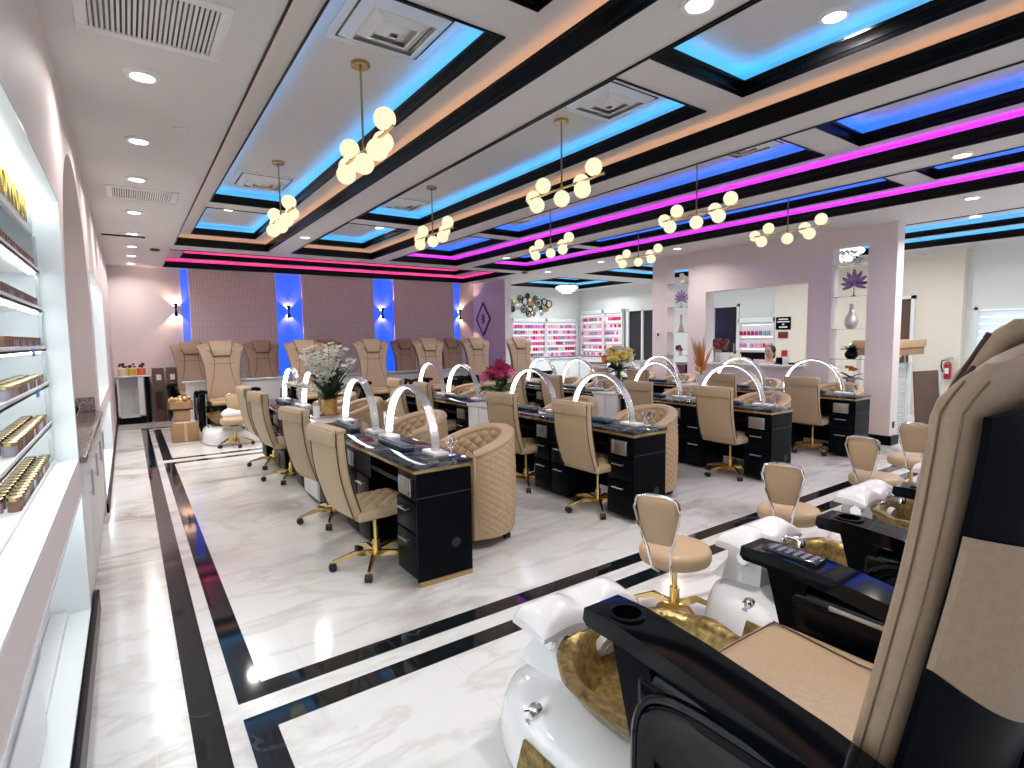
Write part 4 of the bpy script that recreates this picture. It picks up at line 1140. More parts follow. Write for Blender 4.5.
# diamond picture on the alcove wall
t = thing('diamond_picture', 'diamond shaped framed picture on the alcove wall', 'picture', (7.965, 12.66, 2.07))
MD = Matrix(((0, 0, -1, 0), (1, 0, 0, 0), (0, 1, 0, 0), (0, 0, 0, 1)))
hw_, hh_ = .36, .46
def dia(k, z): return [(-hw_ * k, 0, z), (0, -hh_ * k, z), (hw_ * k, 0, z), (0, hh_ * k, z)]
m = MB(); m.loft([dia(1, 0), dia(1, .035), dia(.88, .035), dia(.88, .01)], caps=False, M=MD); obj('frame', m, M_['brownd'], t, smooth=False)
m = MB(); m.loft([dia(.92, .004), dia(.92, .012)], M=MD); obj('mat_board', m, mat('pale picture ground', (.74, .66, .68), .3), t, smooth=False)
m = MB()
for k in range(9):
    a = 2 * PI * k / 9; m.sph((0, 0, 0), .045, (1.3, .5, .06), 10, 6, M=MD @ T(.06 * math.cos(a), .10 * math.sin(a), .014) @ RZ(a))
m.sph((0, 0, 0), .05, (1, 1, .08), 10, 6, M=MD @ T(0, 0, .016)); obj('flower_motif', m, mat('charcoal print', (.07, .05, .07), .5), t)

# ------------------------------------------------------------------ flowers
def blossom(m, c, r, n=5, tilt=None, cup=.35, mi=0):
    M = T(*c) @ RZ(random.uniform(0, 6)) @ RX(random.uniform(-.7, .7) if tilt is None else tilt)
    for k in range(n):
        a = 2 * PI * k / n
        m.sph((0, 0, 0), r * .6, (1, .62, .12), 8, 5, mi, M @ RZ(a) @ RY(-cup) @ T(r * .55, 0, 0))
def rose(m, c, r):
    for ring, nn, rr, cup in ((0, 6, r, .5), (1, 5, r * .75, .9), (2, 4, r * .5, 1.2)):
        for k in range(nn):
            a = 2 * PI * k / nn + ring * .5
            m.sph((0, 0, 0), rr * .62, (1, .85, .16), 8, 5, 0, T(c[0], c[1], c[2] + .1 * r * ring) @ RZ(a) @ RY(-cup) @ T(rr * .5, 0, 0))
    m.sph(c, r * .72, (1, 1, .85), 10, 7)
def leafb(m, base, az, L, w, lean, curl=.4, n=8):
    pts = []
    for k in range(n + 1):
        s = k / n; d = L * s; el = lean + curl * s
        pts.append((base[0] + math.cos(az) * d * math.sin(el), base[1] + math.sin(az) * d * math.sin(el), base[2] + d * math.cos(el)))
    vs = []
    for k, p in enumerate(pts):
        ww = w * math.sin(PI * min(1, .12 + .88 * k / n)) ** .7 if k < n else .001
        sx, sy = -math.sin(az) * ww, math.cos(az) * ww
        vs += [(p[0] - sx, p[1] - sy, p[2]), (p[0], p[1], p[2] - ww * .25), (p[0] + sx, p[1] + sy, p[2]), (p[0], p[1], p[2] - ww * .25 - .0025)]
    fs = []
    for k in range(n):
        a, b = 4 * k, 4 * k + 4
        fs += [(a, a + 1, b + 1, b), (a + 1, a + 2, b + 2, b + 1), (a + 2, a + 3, b + 3, b + 2), (a + 3, a, b, b + 3)]
    m.add(vs, fs)
FYc = 5.44
# white orchids in a gold pot
t = thing('potted_orchid', 'tall white orchids with dark leaves in a gold pot on the leftmost row', 'plant', (DX[0] + .29, 5.74, DT))
m = MB(); m.lathe([(0, 0), (.07, 0), (.078, .006), (.082, .17), (.078, .175), (.072, .15), (0, .15)], 32); obj('gold_pot', m, mat('hammered gold pot', (.62, .40, .13), .22, metal=.9, bump=1, bscale=60), t)
m = MB()
for k in range(30): leafb(m, (random.uniform(-.03, .03), random.uniform(-.03, .03), .14), random.uniform(0, 6.28), random.uniform(.32, .5), .024, random.uniform(.1, .8), .3)
for k in range(10): leafb(m, (random.uniform(-.03, .03), random.uniform(-.03, .03), .15), random.uniform(0, 6.28), random.uniform(.14, .22), .05, random.uniform(.5, .9), .6)
obj('leaves', m, M_['leaf'], t)
for k in range(13):
    az = random.uniform(0, 6.28) if k else 2.9; L = random.uniform(.42, .64); ln = random.uniform(.02, .26) if k else .75
    pts = [(math.cos(az) * L * s * math.sin(ln + .35 * s), math.sin(az) * L * s * math.sin(ln + .35 * s), .14 + L * s * math.cos(ln + .35 * s)) for s in [i / 10 for i in range(11)]]
    m = MB(); m.tube(pts, .003, 5); st_ = obj('stem', m, M_['leafg'], t)
    m = MB()
    for p in pts[4:]:
        for q in range(4): blossom(m, (p[0] + random.uniform(-.045, .045), p[1] + random.uniform(-.045, .045), p[2] + random.uniform(-.02, .03)), random.uniform(.032, .044))
    obj('orchid_blossoms', m, M_['petalw'], st_, angle=80)
# small white tumbler beside it
m = MB(); m.lathe([(0, 0), (.028, 0), (.034, .12), (.030, .12), (.025, .01)], 20, caps=False); tag(obj('tumbler', m, M_['white'], loc=(DX[0] + .12, 5.60, DT + .001)), 'small white tumbler beside the gold orchid pot', 'cup')
def bouquet(label, x, y, cols, leafmat, vase, n, R, Hs, vh=.16, vr=.05, flowers='rose', nlv=16, br=1.0):
    t = thing('flower_vase', label, 'flowers', (x, y, DT))
    m = MB(); m.lathe([(0, 0), (vr * .75, 0), (vr * .8, .006), (vr * .7, vh * .3), (vr * .85, vh * .7), (vr * 1.1, vh), (vr * 1.02, vh), (vr * .75, vh * .7), (vr * .6, vh * .3), (0, .012)], 28); obj('vase', m, vase, t)
    m = MB()
    for k in range(nlv): leafb(m, (0, 0, max(vh * .8, Hs - .20)), random.uniform(0, 6.28), random.uniform(R, R * 1.5), .022, random.uniform(.5, 1.3), .5)
    obj('leaves', m, leafmat, t)
    for k in range(n):
        a = 2 * PI * k / max(1, n - 1) + random.uniform(-.2, .2); rr = 0 if k == 0 else R * random.uniform(.35, 1)
        c = (rr * math.cos(a), rr * math.sin(a), Hs + .16 * (1 - (rr / R) ** 2) - .06 + random.uniform(-.02, .02))
        m = MB(); rose(m, c, random.uniform(.85, 1.1) * .052 * br * (1.25 if n < 9 else 1)); m_ = M_[cols[k % len(cols)]]
        f = obj('bloom', m, m_, t, angle=80)
        m = MB(); m.tube([(0, 0, vh * .5), (c[0] * .4, c[1] * .4, (vh + c[2]) / 2), c], .003, 5); obj('stem', m, M_['leafg'], f)
    return t
bouquet('magenta and pink peonies in a clear vase on the second row', 3.50, 5.24, ['petalm', 'petalm', 'petalp', 'petalr', 'petalm', 'petalp', 'petalr', 'petalm'], M_['leafg'], M_['glass'], 13, .19, .36, .20, .055, br=1.55, nlv=40)
bouquet('yellow and cream roses in a glass vase on the third row', DX[2] + .02, 5.10 + .12, ['petalc', 'petaly', 'petalc', 'petaly', 'petaly', 'petalc', 'petalw', 'petaly', 'petalo', 'petalc', 'petaly'], M_['leaf'], M_['glass'], 18, .20, .50, .26, .055, br=1.7, nlv=34)
t = bouquet('spiky orange and tan flowers in a white vase on the rightmost row', DX[3] + .0 + .03, 5.28, ['petalo', 'petaly', 'petalo'], M_['leafg'], M_['porc'], 4, .06, .26, .17, .06)
for k in range(26):
    m = MB(); az = random.uniform(0, 6.28); ln = random.uniform(.02, .5); L = random.uniform(.3, .62)
    pts = [(math.cos(az) * L * s * math.sin(ln), math.sin(az) * L * s * math.sin(ln), .16 + L * s * math.cos(ln)) for s in (0, .25, .5, .7, .85, 1)]
    m.tube(pts, [.003, .003, .007, .011, .008, .002], 7); obj('flower_spike', m, M_['petalt'] if k % 3 else M_['petalo'], t)

# ------------------------------------------------------------------ partition niches
for nm, y0, y1, side in (('left', 6.48, 6.97, 'left'), ('right', 3.48, 3.96, 'right')):
    for k, z in enumerate((2.54, 2.09, 1.62, 1.18)):
        m = MB(); m.box(8.56, 8.76, y0, y1, z - .010, z, .001)
        tag(obj('glass_shelf', m, M_['glass']), '%s glass shelf in the %s niche of the partition' % (['top', 'second', 'third', 'lowest'][k], side), 'shelf')
def ornleaf(label, y, z, sc, az=0):
    t = thing('leaf_ornament', label, 'ornament', (8.66, y, z), 0)
    m = MB(); m.lathe([(0, 0), (.035, 0), (.03, .012), (.008, .02), (.006, .06), (0, .06)], 16); obj('foot', m, M_['blackg'], t)
    m = MB()
    for k in range(9):
        a = -1.9 + 3.8 * k / 8; L = sc * (.20 - .05 * abs(a) / 1.9)
        m.sph((0, 0, 0), L / 2, (.06, .28, 1), 8, 8, M=T(0, 0, .14 * sc / 1.0) @ RX(a) @ T(0, 0, L / 2))
    m.cyl((0, 0, .05), (0, 0, .16 * sc), .006, n=8); obj('leaf', m, M_['purple'], t)
ornleaf('purple leaf ornament on the second shelf of the left niche', 6.72, 2.09, 1.0)
ornleaf('purple leaf ornament on the second shelf of the right niche', 3.70, 2.07 + .02, 1.15)
t = thing('glass_vase', 'sparkling silver bottle vase on the third shelf of the right niche', 'vase', (8.66, 3.72, 1.62))
m = MB(); m.lathe([(0, 0), (.05, 0), (.075, .03), (.095, .09), (.085, .15), (.045, .22), (.028, .28), (.028, .34), (.034, .36), (.024, .36), (.02, .28), (0, .27)], 28); obj('body', m, M_['crystal'], t)
t = thing('black_plant', 'black leafy plant in a round black pot on the lowest glass shelf, right niche', 'plant', (8.66, 3.70, 1.18))
m = MB(); m.lathe([(0, 0), (.05, 0), (.085, .04), (.09, .08), (.06, .13), (.05, .13), (0, .12)], 24); obj('pot', m, M_['blackg'], t)
m = MB()
for k in range(16): leafb(m, (0, 0, .12), random.uniform(0, 6.28), random.uniform(.12, .2), .035, random.uniform(.3, 1.2), .6)
obj('leaves', m, mat('black leaves', (.006, .008, .006), .3), t)
t = thing('potted_flower', 'orange flowers with long leaves in a grey pot at the bottom of the right niche', 'plant', (8.66, 3.70, .762))
m = MB(); m.lathe([(0, 0), (.05, 0), (.065, .15), (.055, .15), (.045, .02), (0, .015)], 20); obj('pot', m, mat('grey clay', (.35, .32, .32), .5), t)
m = MB()
for k in range(18): leafb(m, (0, 0, .12), random.uniform(0, 6.28), random.uniform(.16, .26), .018, random.uniform(.3, 1.3), .5)
obj('leaves', m, M_['leaf'], t)
m = MB()
for k in range(9): rose(m, (random.uniform(-.05, .05), random.uniform(-.07, .07), .27 + random.uniform(-.02, .04)), .03)
obj('bloom', m, M_['petalo'], t)
t = thing('potted_flower', 'white flowers in a white pot on the top shelf of the right niche', 'plant', (8.66, 3.66, 2.54))
m = MB(); m.lathe([(0, 0), (.035, 0), (.05, .08), (.04, .08), (0, .07)], 20); obj('pot', m, M_['white'], t)
m = MB()
for k in range(8): leafb(m, (0, 0, .07), random.uniform(0, 6.28), random.uniform(.08, .13), .02, random.uniform(.6, 1.3), .5)
obj('leaves', m, M_['leaf'], t)
m = MB()
for k in range(22): blossom(m, (random.uniform(-.05, .05), random.uniform(-.02, .22), .13 + random.uniform(-.02, .06)), .028)
obj('blossoms', m, M_['petalw'], t, angle=80)
t = thing('figurine', 'cream figurine on the top shelf of the left niche', 'figurine', (8.66, 6.70, 2.54))
m = MB(); m.lathe([(0, 0), (.05, 0), (.04, .02), (.03, .06), (.055, .11), (.03, .16), (.02, .18), (0, .19)], 18); m.sph((0, .03, .16), .03, (1, 1.3, 1)); m.sph((0, -.03, .12), .03, (1, 1.4, .8)); obj('body', m, M_['petalc'], t)
t = thing('cone_ornament', 'tapering rose coloured ornament on the third shelf of the left niche', 'ornament', (8.66, 6.72, 1.62))
m = MB(); m.lathe([(0, 0), (.07, 0), (.075, .01), (.02, .19), (.025, .25), (.03, .33), (.0, .34)], 4); obj('body', m, mat('rose ceramic', (.55, .36, .33), .4), t, smooth=False)
t = thing('potted_flower', 'magenta flowers in a small vase on the lowest shelf of the left niche', 'plant', (8.66, 6.72, 1.18))
m = MB(); m.lathe([(0, 0), (.03, 0), (.04, .06), (.03, .09), (.02, .09), (0, .08)], 16); obj('vase', m, M_['porc'], t)
m = MB()
for k in range(9): rose(m, (random.uniform(-.04, .04), random.uniform(-.11, .11), .13 + random.uniform(-.02, .05)), .032)
obj('bloom', m, M_['petalm'], t)
m = MB()
for k in range(10): leafb(m, (0, 0, .08), random.uniform(0, 6.28), random.uniform(.08, .14), .018, random.uniform(.5, 1.3), .5)
obj('leaves', m, M_['leaf'], t)
t = thing('dark_casket', 'dark plum box at the bottom of the left niche', 'box', (8.66, 6.72, .762))
m = MB(); m.box(-.07, .07, -.16, .16, 0, .2, .01); obj('body', m, mat('plum lacquer', (.09, .02, .05), .3), t)
m = MB(); m.box(-.075, .075, -.165, .165, .2, .24, .01); obj('lid', m, mat('plum lacquer lid', (.12, .03, .07), .3), t)
t = thing('thermostat', 'small white thermostat with dark screen on the left of the partition', 'thermostat', (8.55, 7.16, 1.58))
m = MB(); m.box(-.02, -.001, -.05, .05, -.06, .06, .004); obj('case', m, M_['white'], t)
m = MB(); m.box(-.022, -.02, -.022, .022, -.03, .03); obj('screen', m, M_['dark'], t)

# ------------------------------------------------------------------ behind the pass-through
t = thing('reception_desk', 'long white reception desk behind the pass-through opening', 'desk', (0, 0, 0))
m = MB(); m.box(8.95, 9.3, 4.2, 8.0, 0, 1.0); obj('body', m, M_['white'], t)
m = MB(); m.box(8.82, 9.45, 4.15, 8.05, 1.0, 1.04, .004); obj('desk_top', m, M_['wmarble'], t)
def paper_bag(label, y, w, h, mm):
    t = thing('gift_bag', label, 'bag', (9.05, y, 1.041))
    m = MB(); m.box(-.06, .06, -w / 2, w / 2, 0, h, .004); obj('bag', m, mm, t)
    m = MB()
    for dx in (-.03, .03): m.tube([(dx, -w * .25, h), (dx, -w * .2, h + .06), (dx, w * .2, h + .06), (dx, w * .25, h)], .003, 5)
    obj('handles', m, M_['pipe'], t)
paper_bag('white gift bag standing at the left of the pass-through', 6.05, .30, .19, M_['white'])
paper_bag('crimson gift bag at the far left of the pass-through', 6.42, .16, .16, mat('crimson paper', (.40, .01, .05), .4))
paper_bag('beige gift bag right of the white one in the pass-through', 5.80, .12, .17, M_['petalc'])
t = thing('flower_vase', 'dark red flowers in a copper vase in the pass-through', 'flowers', (9.15, 6.25, 1.041))
m = MB(); m.lathe([(0, 0), (.05, 0), (.075, .25), (.065, .25), (0, .22)], 20); obj('vase', m, mat('copper', (.45, .26, .20), .3, metal=.6), t)
m = MB()
for k in range(16): rose(m, (random.uniform(-.1, .1), random.uniform(-.16, .16), .33 + random.uniform(-.06, .09)), .055)
obj('bloom', m, mat('dusky red petal', (.28, .05, .06), .5), t)
m = MB()
for k in range(14): leafb(m, (0, 0, .2), random.uniform(0, 6.28), random.uniform(.15, .3), .02, random.uniform(.2, 1.0), .4)
obj('leaves', m, mat('reddish leaf', (.22, .06, .06), .5), t)
t = thing('computer_monitor', 'black computer monitor seen from behind in the pass-through', 'monitor', (9.15, 5.55, 1.041), 0)
m = MB(); m.box(-.015, .015, -.23, .23, .08, .20, .006); obj('screen_case', m, M_['black'], t)
m = MB(); m.box(-.05, .05, -.09, .09, 0, .01, .003); m.box(-.012, .012, -.02, .02, .01, .1); obj('stand', m, M_['black'], t)
t = thing('card_terminal', 'black card terminal with white sign beside it in the pass-through', 'card terminal', (9.05, 5.0, 1.041), 0)
m = MB(); m.box(-.05, .05, -.06, .06, 0, .03, .006); m.box(-.04, .04, -.05, .05, .03, .12, .008, M=T(0, 0, 0) @ RY(.3)); obj('case', m, M_['black'], t)
m = MB(); m.box(-.006, .006, -.06, .06, 0, .14, .002, M=T(-.02, -.14, 0) @ RY(-.2)); obj('stand_card', m, M_['white'], t)
t = thing('telephone', 'black telephone at the right of the pass-through', 'telephone', (9.05, 4.72, 1.041), 0)
m = MB(); m.box(-.08, .08, -.08, .08, 0, .04, .01); m.box(-.07, .07, -.08, -.04, .05, .09, .012, M=RX(.3)); obj('case', m, M_['black'], t)
# person at the reception, head and shoulders over the counter
t = thing('person', 'person with dark hair in a white top seated behind the reception counter', 'person', (9.85, 5.62, 0), PI)
m = MB(); rings = []
for z, rx, ry, yo in ((.50, .17, .13, 0), (.62, .16, .11, 0), (.78, .15, .10, 0), (.93, .19, .11, 0), (1.01, .20, .10, 0), (1.05, .13, .08, 0), (1.075, .055, .055, 0), (1.12, .048, .05, .005), (1.14, .055, .065, .01), (1.17, .066, .082, .015), (1.22, .074, .092, .01), (1.27, .075, .095, .005), (1.31, .062, .078, 0), (1.335, .03, .04, 0)):
    rings.append([(yo + ry * math.cos(a), rx * math.sin(a), z) for a in [2 * PI * k / 24 for k in range(24)]])
m.loft(rings); m.sph((.105, 0, 1.205), .014, (1, .8, 1.2)); m.sph((0, .077, 1.21), .016, (.6, .4, 1.2)); m.sph((0, -.077, 1.21), .016, (.6, .4, 1.2))
for s in (-1, 1):
    m.tube([(0, s * .18, .99), (.02, s * .21, .86), (.10, s * .20, .76), (.24, s * .12, .78), (.32, s * .09, .80)], [.045, .042, .036, .028, .022], 12)
    for k in range(5):
        m.tube([(.32, s * (.09 - .02 + .01 * k), .80), (.36, s * (.075 + .01 * k), .80), (.385 - .008 * abs(k - 2), s * (.075 + .01 * k), .785)], .007, 6)
for s in (-1, 1): m.tube([(0, s * .08, .54), (.20, s * .10, .54), (.42, s * .10, .50), (.44, s * .10, .30), (.42, s * .10, .08), (.54, s * .10, .035)], [.085, .08, .06, .055, .04, .03], 12)
obj('body', m, M_['skin'], t, angle=70)
m = MB()
for s in (-1, 1): m.tube([(-.02, s * .08, .55), (.20, s * .10, .545), (.43, s * .10, .505), (.445, s * .10, .30), (.42, s * .10, .10)], [.095, .088, .067, .062, .055], 12)
obj('trousers', m, M_['black'], t, angle=60)
m = MB(); rings = []
for z, rx, ry in ((.50, .178, .138), (.78, .158, .108), (.93, .197, .118), (1.01, .206, .106), (1.055, .10, .075)):
    rings.append([(ry * math.cos(a), rx * math.sin(a), z) for a in [2 * PI * k / 24 for k in range(24)]])
m.loft(rings, caps=False)
for s in (-1, 1): m.tube([(0, s * .18, 1.0), (.02, s * .215, .86), (.10, s * .205, .755), (.18, s * .16, .765)], [.055, .052, .047, .04], 12)
obj('top', m, M_['white'], t, angle=60)
m = MB(); m.sph((-.018, 0, 1.262), .094, (1.05, 1.0, 1.1), 18, 12); m.sph((-.07, 0, 1.17), .06, (.8, 1.1, 1.3), 14, 10); obj('hair', m, M_['hair'], t, angle=70)
m = MB()
for s in (-1, 1): m.sph((.095, s * .028, 1.235), .008, nu=8, nv=6)
m.box(.094, .102, -.02, .02, 1.172, 1.178, .002); obj('face_features', m, mat('dark eyes and lips', (.08, .02, .02), .4), t)
st2 = MB(); st2.lathe([(0, 0), (.20, 0), (.20, .02), (.03, .04), (.03, .40), (.19, .41), (.20, .46), (0, .465)], 24)
tag(obj('counter_stool', st2, M_['black'], loc=(9.85, 5.62, 0)), 'black round stool under the person behind the counter', 'stool')
# signs on the cream wall
def wallsign(name, label, y, z, w, h, mm, lines, tm):
    t = thing(name, label, 'sign', (11.998, y, z))
    m = MB(); m.box(-.012, 0, -w / 2, w / 2, -h / 2, h / 2, .002); p = obj('panel', m, mm, t)
    for wd, hh, zz in lines:
        q = MB(); q.box(-.0135, -.0122, -wd / 2, wd / 2, zz, zz + hh, .0004); obj('printed_line', q, tm, p)
wallsign('notice_sign', 'black notice sign with lines of small white print on the cream wall', 6.55, 1.80, .34, .28, M_['black'], [(.22, .028, .075), (.28, .026, .02), (.05, .03, -.04), (.19, .03, -.10)], M_['white'])
m = MB(); m.box(-.02, 0, -.11, .11, -.07, .07, .004); tag(obj('alarm_sign', m, mat('dark red plastic', (.14, .02, .03), .4), loc=(11.998, 6.55, 1.54)), 'dark red plate just below the black notice sign', 'sign')
m = MB(); m.box(-.04, 0, -.06, .06, -.08, .08, .006); tag(obj('fire_alarm', m, M_['red'], loc=(11.998, 6.50, 1.12)), 'small red alarm pull box low on the cream wall', 'alarm')

# ------------------------------------------------------------------ polish wall
bottle_cols = [(.75, .10, .30), (.85, .35, .50), (.55, .02, .12), (.88, .60, .66), (.45, .12, .40), (.30, .32, .40), (.70, .20, .55), (.80, .72, .72)]
bmats = [mat('polish %d' % k, c, .2) for k, c in enumerate(bottle_cols)]
capm = M_['blackg']
mpool = []
for bmx in bmats:
    m = MB(); m.lathe([(0, 0), (.034, 0), (.034, .085), (.018, .10), (0, .10)], 8); m.lathe([(0, .09), (.014, .09), (.012, .125), (0, .126)], 8, mi=1)
    mpool.append(m.mesh('nail_polish_bottle', [bmx, M_['white']]))
def rack(name, label, M, w, shelves, n, gname, z0=.95, z1=2.14, header=True):
    """rack standing in local xz plane, facing local -y, origin at its lower left front; bottles placed through M"""
    t = thing(name, label, 'display rack', (0, 0, 0)); t.matrix_world = M
    m = MB(); m.box(0, w, .10, .12, z0, z1)
    obj('back_panel', m, M_['white'], t)
    m = MB()
    for x in (0, w - .03): m.box(x, x + .03, 0, .12, z0, z1)
    obj('side_frame', m, M_['white'], t)
    dz = (z1 - .14 - z0) / shelves
    cand = []
    for k in range(shelves):
        z = z0 + .02 + k * dz
        m = MB(); m.box(.03, w - .03, 0, .10, z - .012, z, .001); sh_ = obj('shelf', m, M_['white'], t)
        m = MB(); m.box(.04, w - .04, .085, .095, z + dz - .05, z + dz - .04); obj('light_strip', m, emat('rack light', (.95, .97, 1), 1.6) if 'rack light' not in D.materials else D.materials['rack light'], sh_)
        base = random.randrange(8)
        for i in range(n):
            xx = .055 + i * (w - .11) / (n - 1)
            c = (base + (i // 4) * 3 + random.randrange(2)) % 8
            o = D.objects.new('nail_polish_bottle', mpool[c]); COL.objects.link(o)
            p = M @ Vector((xx, .045, z)); o.location = p
            tag(o, 'nail polish bottle on %s shelf, %s' % (['the bottom', 'the second lowest', 'the third lowest', 'the fourth lowest', 'the fifth lowest', 'the top'][k], gname), 'nail polish', 'nail polish on shelf %d from the bottom, %s' % (k + 1, gname))
    if header:
        m = MB(); m.box(0, w, .0, .02, z1 - .11, z1, .002); h_ = obj('header', m, M_['cool'], t)
    return t
MBk = T(9.42, 13.36, 0)
rack('polish_rack', 'left white nail polish rack on the reception back wall', T(9.42, 13.36, 0), 1.27, 6, 13, 'left back wall rack')
rack('polish_rack', 'right white nail polish rack on the reception back wall', T(10.71, 13.36, 0), 1.27, 6, 13, 'right back wall rack')
MR = lambda y: T(12.06, y, 0) @ RZ(-PI / 2)
rack('polish_rack', 'white nail polish rack on the side wall next to the corner', MR(13.30), 1.0, 6, 11, 'side wall rack by the corner', z1=2.38)
rack('polish_rack', 'narrow white nail polish rack on the side wall next to the glass door', MR(12.28), .80, 6, 9, 'side wall rack by the glass door', z1=2.38)
rack('colour_chart_rack', 'white rack of polish seen through the pass-through opening', MR(7.70), .90, 3, 9, 'rack behind the pass-through', z1=1.95)
t = thing('base_cabinet', 'long low white cabinet under the back wall polish racks', 'cabinet', (0, 0, 0))
m = MB(); m.box(9.35, 12.0, 13.05, 13.49, .08, .90); obj('body', m, M_['white'], t)
m = MB(); m.box(9.33, 12.0, 13.0, 13.49, .90, .93, .003); obj('counter', m, M_['wmarble'], t)
for k in range(4):
    m = MB(); m.box(9.38 + k * .65, 9.38 + k * .65 + .63, 13.035, 13.05, .10, .88, .003); dd = obj('door', m, M_['white'], t)
    hq = MB(); hq.cyl((9.9 + k * .65, 13.02, .7), (9.9 + k * .65, 13.02, .8), .005, n=6); obj('handle', hq, M_['steel'], dd)
t = thing('base_cabinet', 'low white cabinet under the side wall polish racks', 'cabinet', (0, 0, 0))
m = MB(); m.box(11.75, 12.18, 11.45, 13.0, .08, .90); obj('body', m, M_['white'], t)
m = MB(); m.box(11.73, 12.18, 11.43, 13.0, .90, .93, .003); obj('counter', m, M_['wmarble'], t)
# lobby counter
t = thing('lobby_counter', 'pale counter in front of the polish wall, left of the yellow roses', 'counter', (0, 0, 0))
m = MB(); m.box(9.1, 11.0, 9.3, 9.75, 0, .92); obj('body', m, M_['white'], t)
m = MB(); m.box(9.05, 11.05, 9.25, 9.8, .92, .95, .004); obj('counter_top', m, M_['granite'], t)
t = thing('display_tray', 'small dark tray with a figurine on the lobby counter', 'tray', (9.9, 9.5, .951))
m = MB(); m.box(-.2, .2, -.08, .08, 0, .02, .004); obj('tray', m, M_['black'], t)
m = MB(); m.lathe([(0, .02), (.04, .02), (.02, .06), (.03, .10), (.0, .14)], 14); obj('figure', m, M_['steel'], t)
# cluster of round plates on the wall
t = thing('wall_art', 'cluster of dark round rings and discs on the wall above the racks', 'wall art', (9.35, 13.49, 0))
cols = [M_['blackg'], M_['brass'], M_['brownd'], M_['steel'], M_['petalr'], M_['leaf']]
spots = [(.05, 2.62, .09), (.22, 2.60, .08), (.42, 2.72, .10), (.33, 2.48, .09), (.60, 2.66, .12), (.72, 2.82, .09), (.55, 2.42, .10), (.85, 2.60, .14), (.78, 2.42, .09), (1.02, 2.44, .10), (1.12, 2.62, .12), (1.22, 2.46, .08), (1.36, 2.66, .10), (1.42, 2.46, .11), (.72, 2.28, .09), (1.28, 2.32, .08), (1.53, 2.60, .11), (.15, 2.42, .10), (1.0, 2.76, .07), (.95, 2.28, .07)]
for k, (xx, z, r) in enumerate(spots):
    if k % 2 == 0:
        m = MB(); m.tube([(xx + r * math.cos(a), -.03 - .01 * (k % 3), z + r * math.sin(a)) for a in [2 * PI * j / 28 for j in range(28)]], .014, 8, True); ri = obj('ring', m, M_['blackg'], t)
        m = MB(); m.cyl((xx, -.02, z), (xx, -.026, z), r * .55, n=24); obj('disc', m, M_['brownd'] if k % 4 else M_['wmarble'], ri)
    else:
        m = MB(); m.lathe([(0, 0), (r * .95, 0), (r, .012), (r * .8, .02), (0, .012)], 28, M=T(xx, -.01, z) @ RX(PI / 2)); obj('disc', m, cols[k % 6], t)
# crystal chandeliers
def chand(label, x, y, z):
    t = thing('crystal_chandelier', label, 'chandelier', (x, y, z))
    m = MB(); m.cyl((0, 0, 0), (0, 0, -.03), .28, n=32); obj('plate', m, M_['chrome'], t)
    m = MB()
    for R, zz, n in ((.30, -.05, 26), (.22, -.12, 20), (.13, -.18, 12)):
        for k in range(n):
            a = 2 * PI * k / n; m.sph((R * math.cos(a), R * math.sin(a), zz - .03), .02, (1, 1, 1.9), 6, 5)
    obj('crystals', m, emat('lit crystal', (.95, .95, 1.0), 1.6), t)
    return t
c1 = chand('crystal chandelier in the polish room, above the corner', 10.45, 12.1, CH)
dup(c1, (10.3, 4.6, CH - .15 + .15), 0, 'crystal chandelier seen through the top of the right niche')

# ------------------------------------------------------------------ right rear objects
t = thing('louvre_cabinet', 'white cabinet with horizontal louvres just right of the partition', 'cabinet', (0, 0, 0))
m = MB(); m.box(9.95, 10.5, 3.62, 4.05, 0, 1.06); obj('body', m, M_['white'], t)
m = MB()
for k in range(24): m.box(10.02, 10.44, -.012, .004, -.004, .004, M=T(0, 3.61, .1 + k * .038) @ RX(.5))
m.box(9.95, 10.02, 3.59, 3.62, 0, 1.06); m.box(10.44, 10.5, 3.59, 3.62, 0, 1.06); obj('louvres', m, M_['white'], t)
m = MB(); m.box(-.16, .16, -.1, .1, 0, .09, .03, seg=3); tag(obj('black_bag', m, M_['black'], loc=(10.3, 3.8, 1.061)), 'soft black bag lying on the louvred cabinet', 'bag')
t = thing('shelf_board_support', 'slim white shelf post holding the flat carton right of the partition', 'shelf', (0, 0, 0))
m = MB(); m.box(9.55, 9.6, 3.95, 4.0, 0, 1.19); m.box(9.55, 9.6, 3.45, 3.5, 1.17, 1.19); m.box(9.45, 9.6, 3.4, 4.05, 1.19, 1.205); obj('board', m, M_['white'], t)
t = thing('flat_carton', 'wide flat brown carton lying high on a shelf right of the partition', 'box', (10.25, 3.72, 1.206))
m = MB(); m.box(-.75, .30, -.3, .3, .0, .16, .003); obj('tray', m, M_['card'], t)
m = MB(); m.box(-.77, .32, -.32, .32, .12, .235, .003); obj('lid', m, mat('light brown carton', (.50, .31, .17), .7), t)
t = thing('cardboard_sheet', 'dark brown flattened carton leaning by the cream wall', 'cardboard', (10.85, 3.42, 0), -.2)
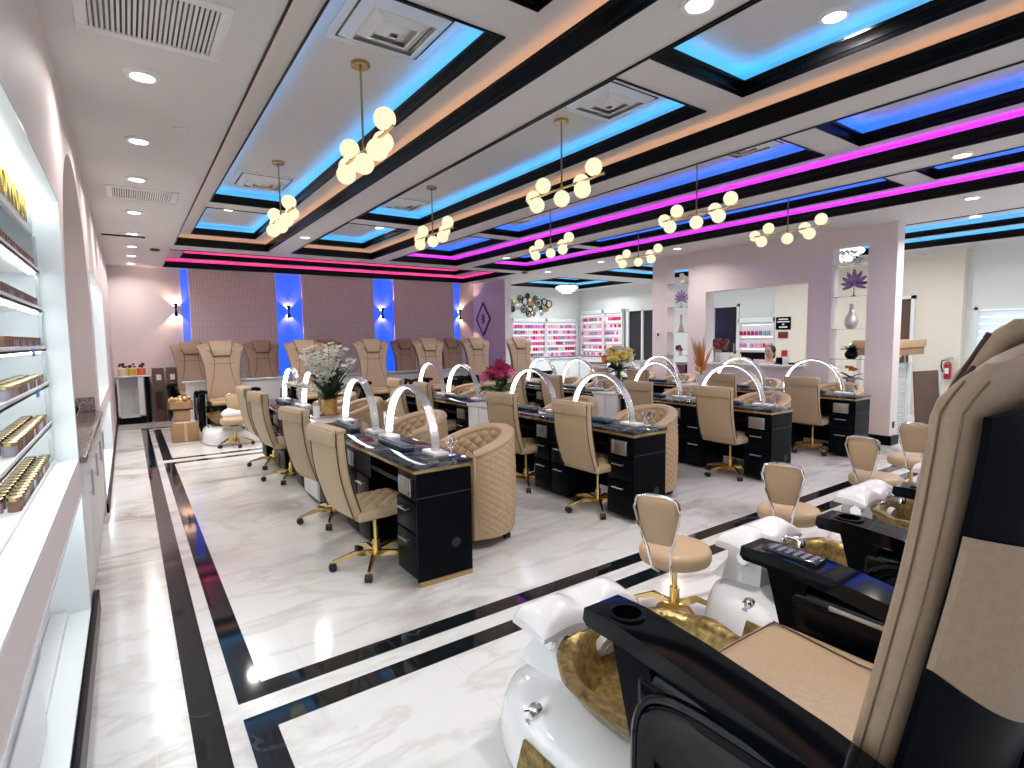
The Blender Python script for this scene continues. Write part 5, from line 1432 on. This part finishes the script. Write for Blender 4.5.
m = MB(); m.box(-.32, .32, -.012, .012, 0, .92, .002, M=RX(-.08)); obj('sheet', m, M_['cardd'], t)
m = MB(); m.box(.30, .35, -.03, .03, 0, .90, .002, M=RX(-.08)); obj('edge_wrap', m, M_['steel'], t)
t = thing('cardboard_box', 'closed cardboard box on the floor below the fire extinguisher', 'box', (11.45, 3.15, 0), .1)
m = MB(); m.box(-.22, .22, -.2, .2, 0, .38, .003); obj('carton', m, M_['card'], t)
m = MB(); m.box(-.222, .222, -.202, -.004, .38, .386, .001); m.box(-.222, .222, .004, .202, .38, .386, .001); obj('flaps', m, M_['card'], t)
t = thing('fire_extinguisher', 'red fire extinguisher hanging on the cream wall', 'fire extinguisher', (11.92, 3.50, .72))
m = MB(); m.lathe([(0, 0), (.05, 0), (.055, .01), (.055, .25), (.045, .29), (.02, .31), (0, .31)], 20); obj('cylinder', m, M_['red'], t)
m = MB(); m.lathe([(0, .31), (.02, .31), (.02, .35), (0, .35)], 12); m.box(-.015, .015, -.08, .03, .35, .365, .003); m.box(-.015, .015, -.08, .02, .375, .39, .003); obj('valve', m, M_['steel'], t)
m = MB(); m.tube([(0, .03, .34), (0, .09, .33), (0, .10, .24), (0, .075, .12)], .011, 8); obj('hose', m, M_['rubber'], t)
m = MB(); m.box(-.056, -.054, -.03, .03, .1, .2); obj('label_plate', m, M_['white'], t)
t = thing('tripod_stand', 'two thin black poles leaning before the shuttered window', 'stand', (11.2, 2.4, 0))
for dx, ln in ((0, .22), (.0, .42)):
    m = MB(); m.cyl((0, -ln * 1.0, 0), (0, ln * .6, 1.25 - ln), .014, n=8); obj('pole', m, M_['black'], t)
t = thing('outlet_plate', 'small black floor level outlet on the partition end', 'outlet', (8.66, 3.13, .28))
m = MB(); m.box(-.03, .03, -.008, -.001, -.045, .045, .002); obj('plate', m, M_['black'], t)

# ------------------------------------------------------------------ lights
w = D.worlds.new('world'); S.world = w; w.use_nodes = True
bg = w.node_tree.nodes['Background']; bg.inputs['Color'].default_value = (.80, .90, 1.0, 1); bg.inputs['Strength'].default_value = 1.35
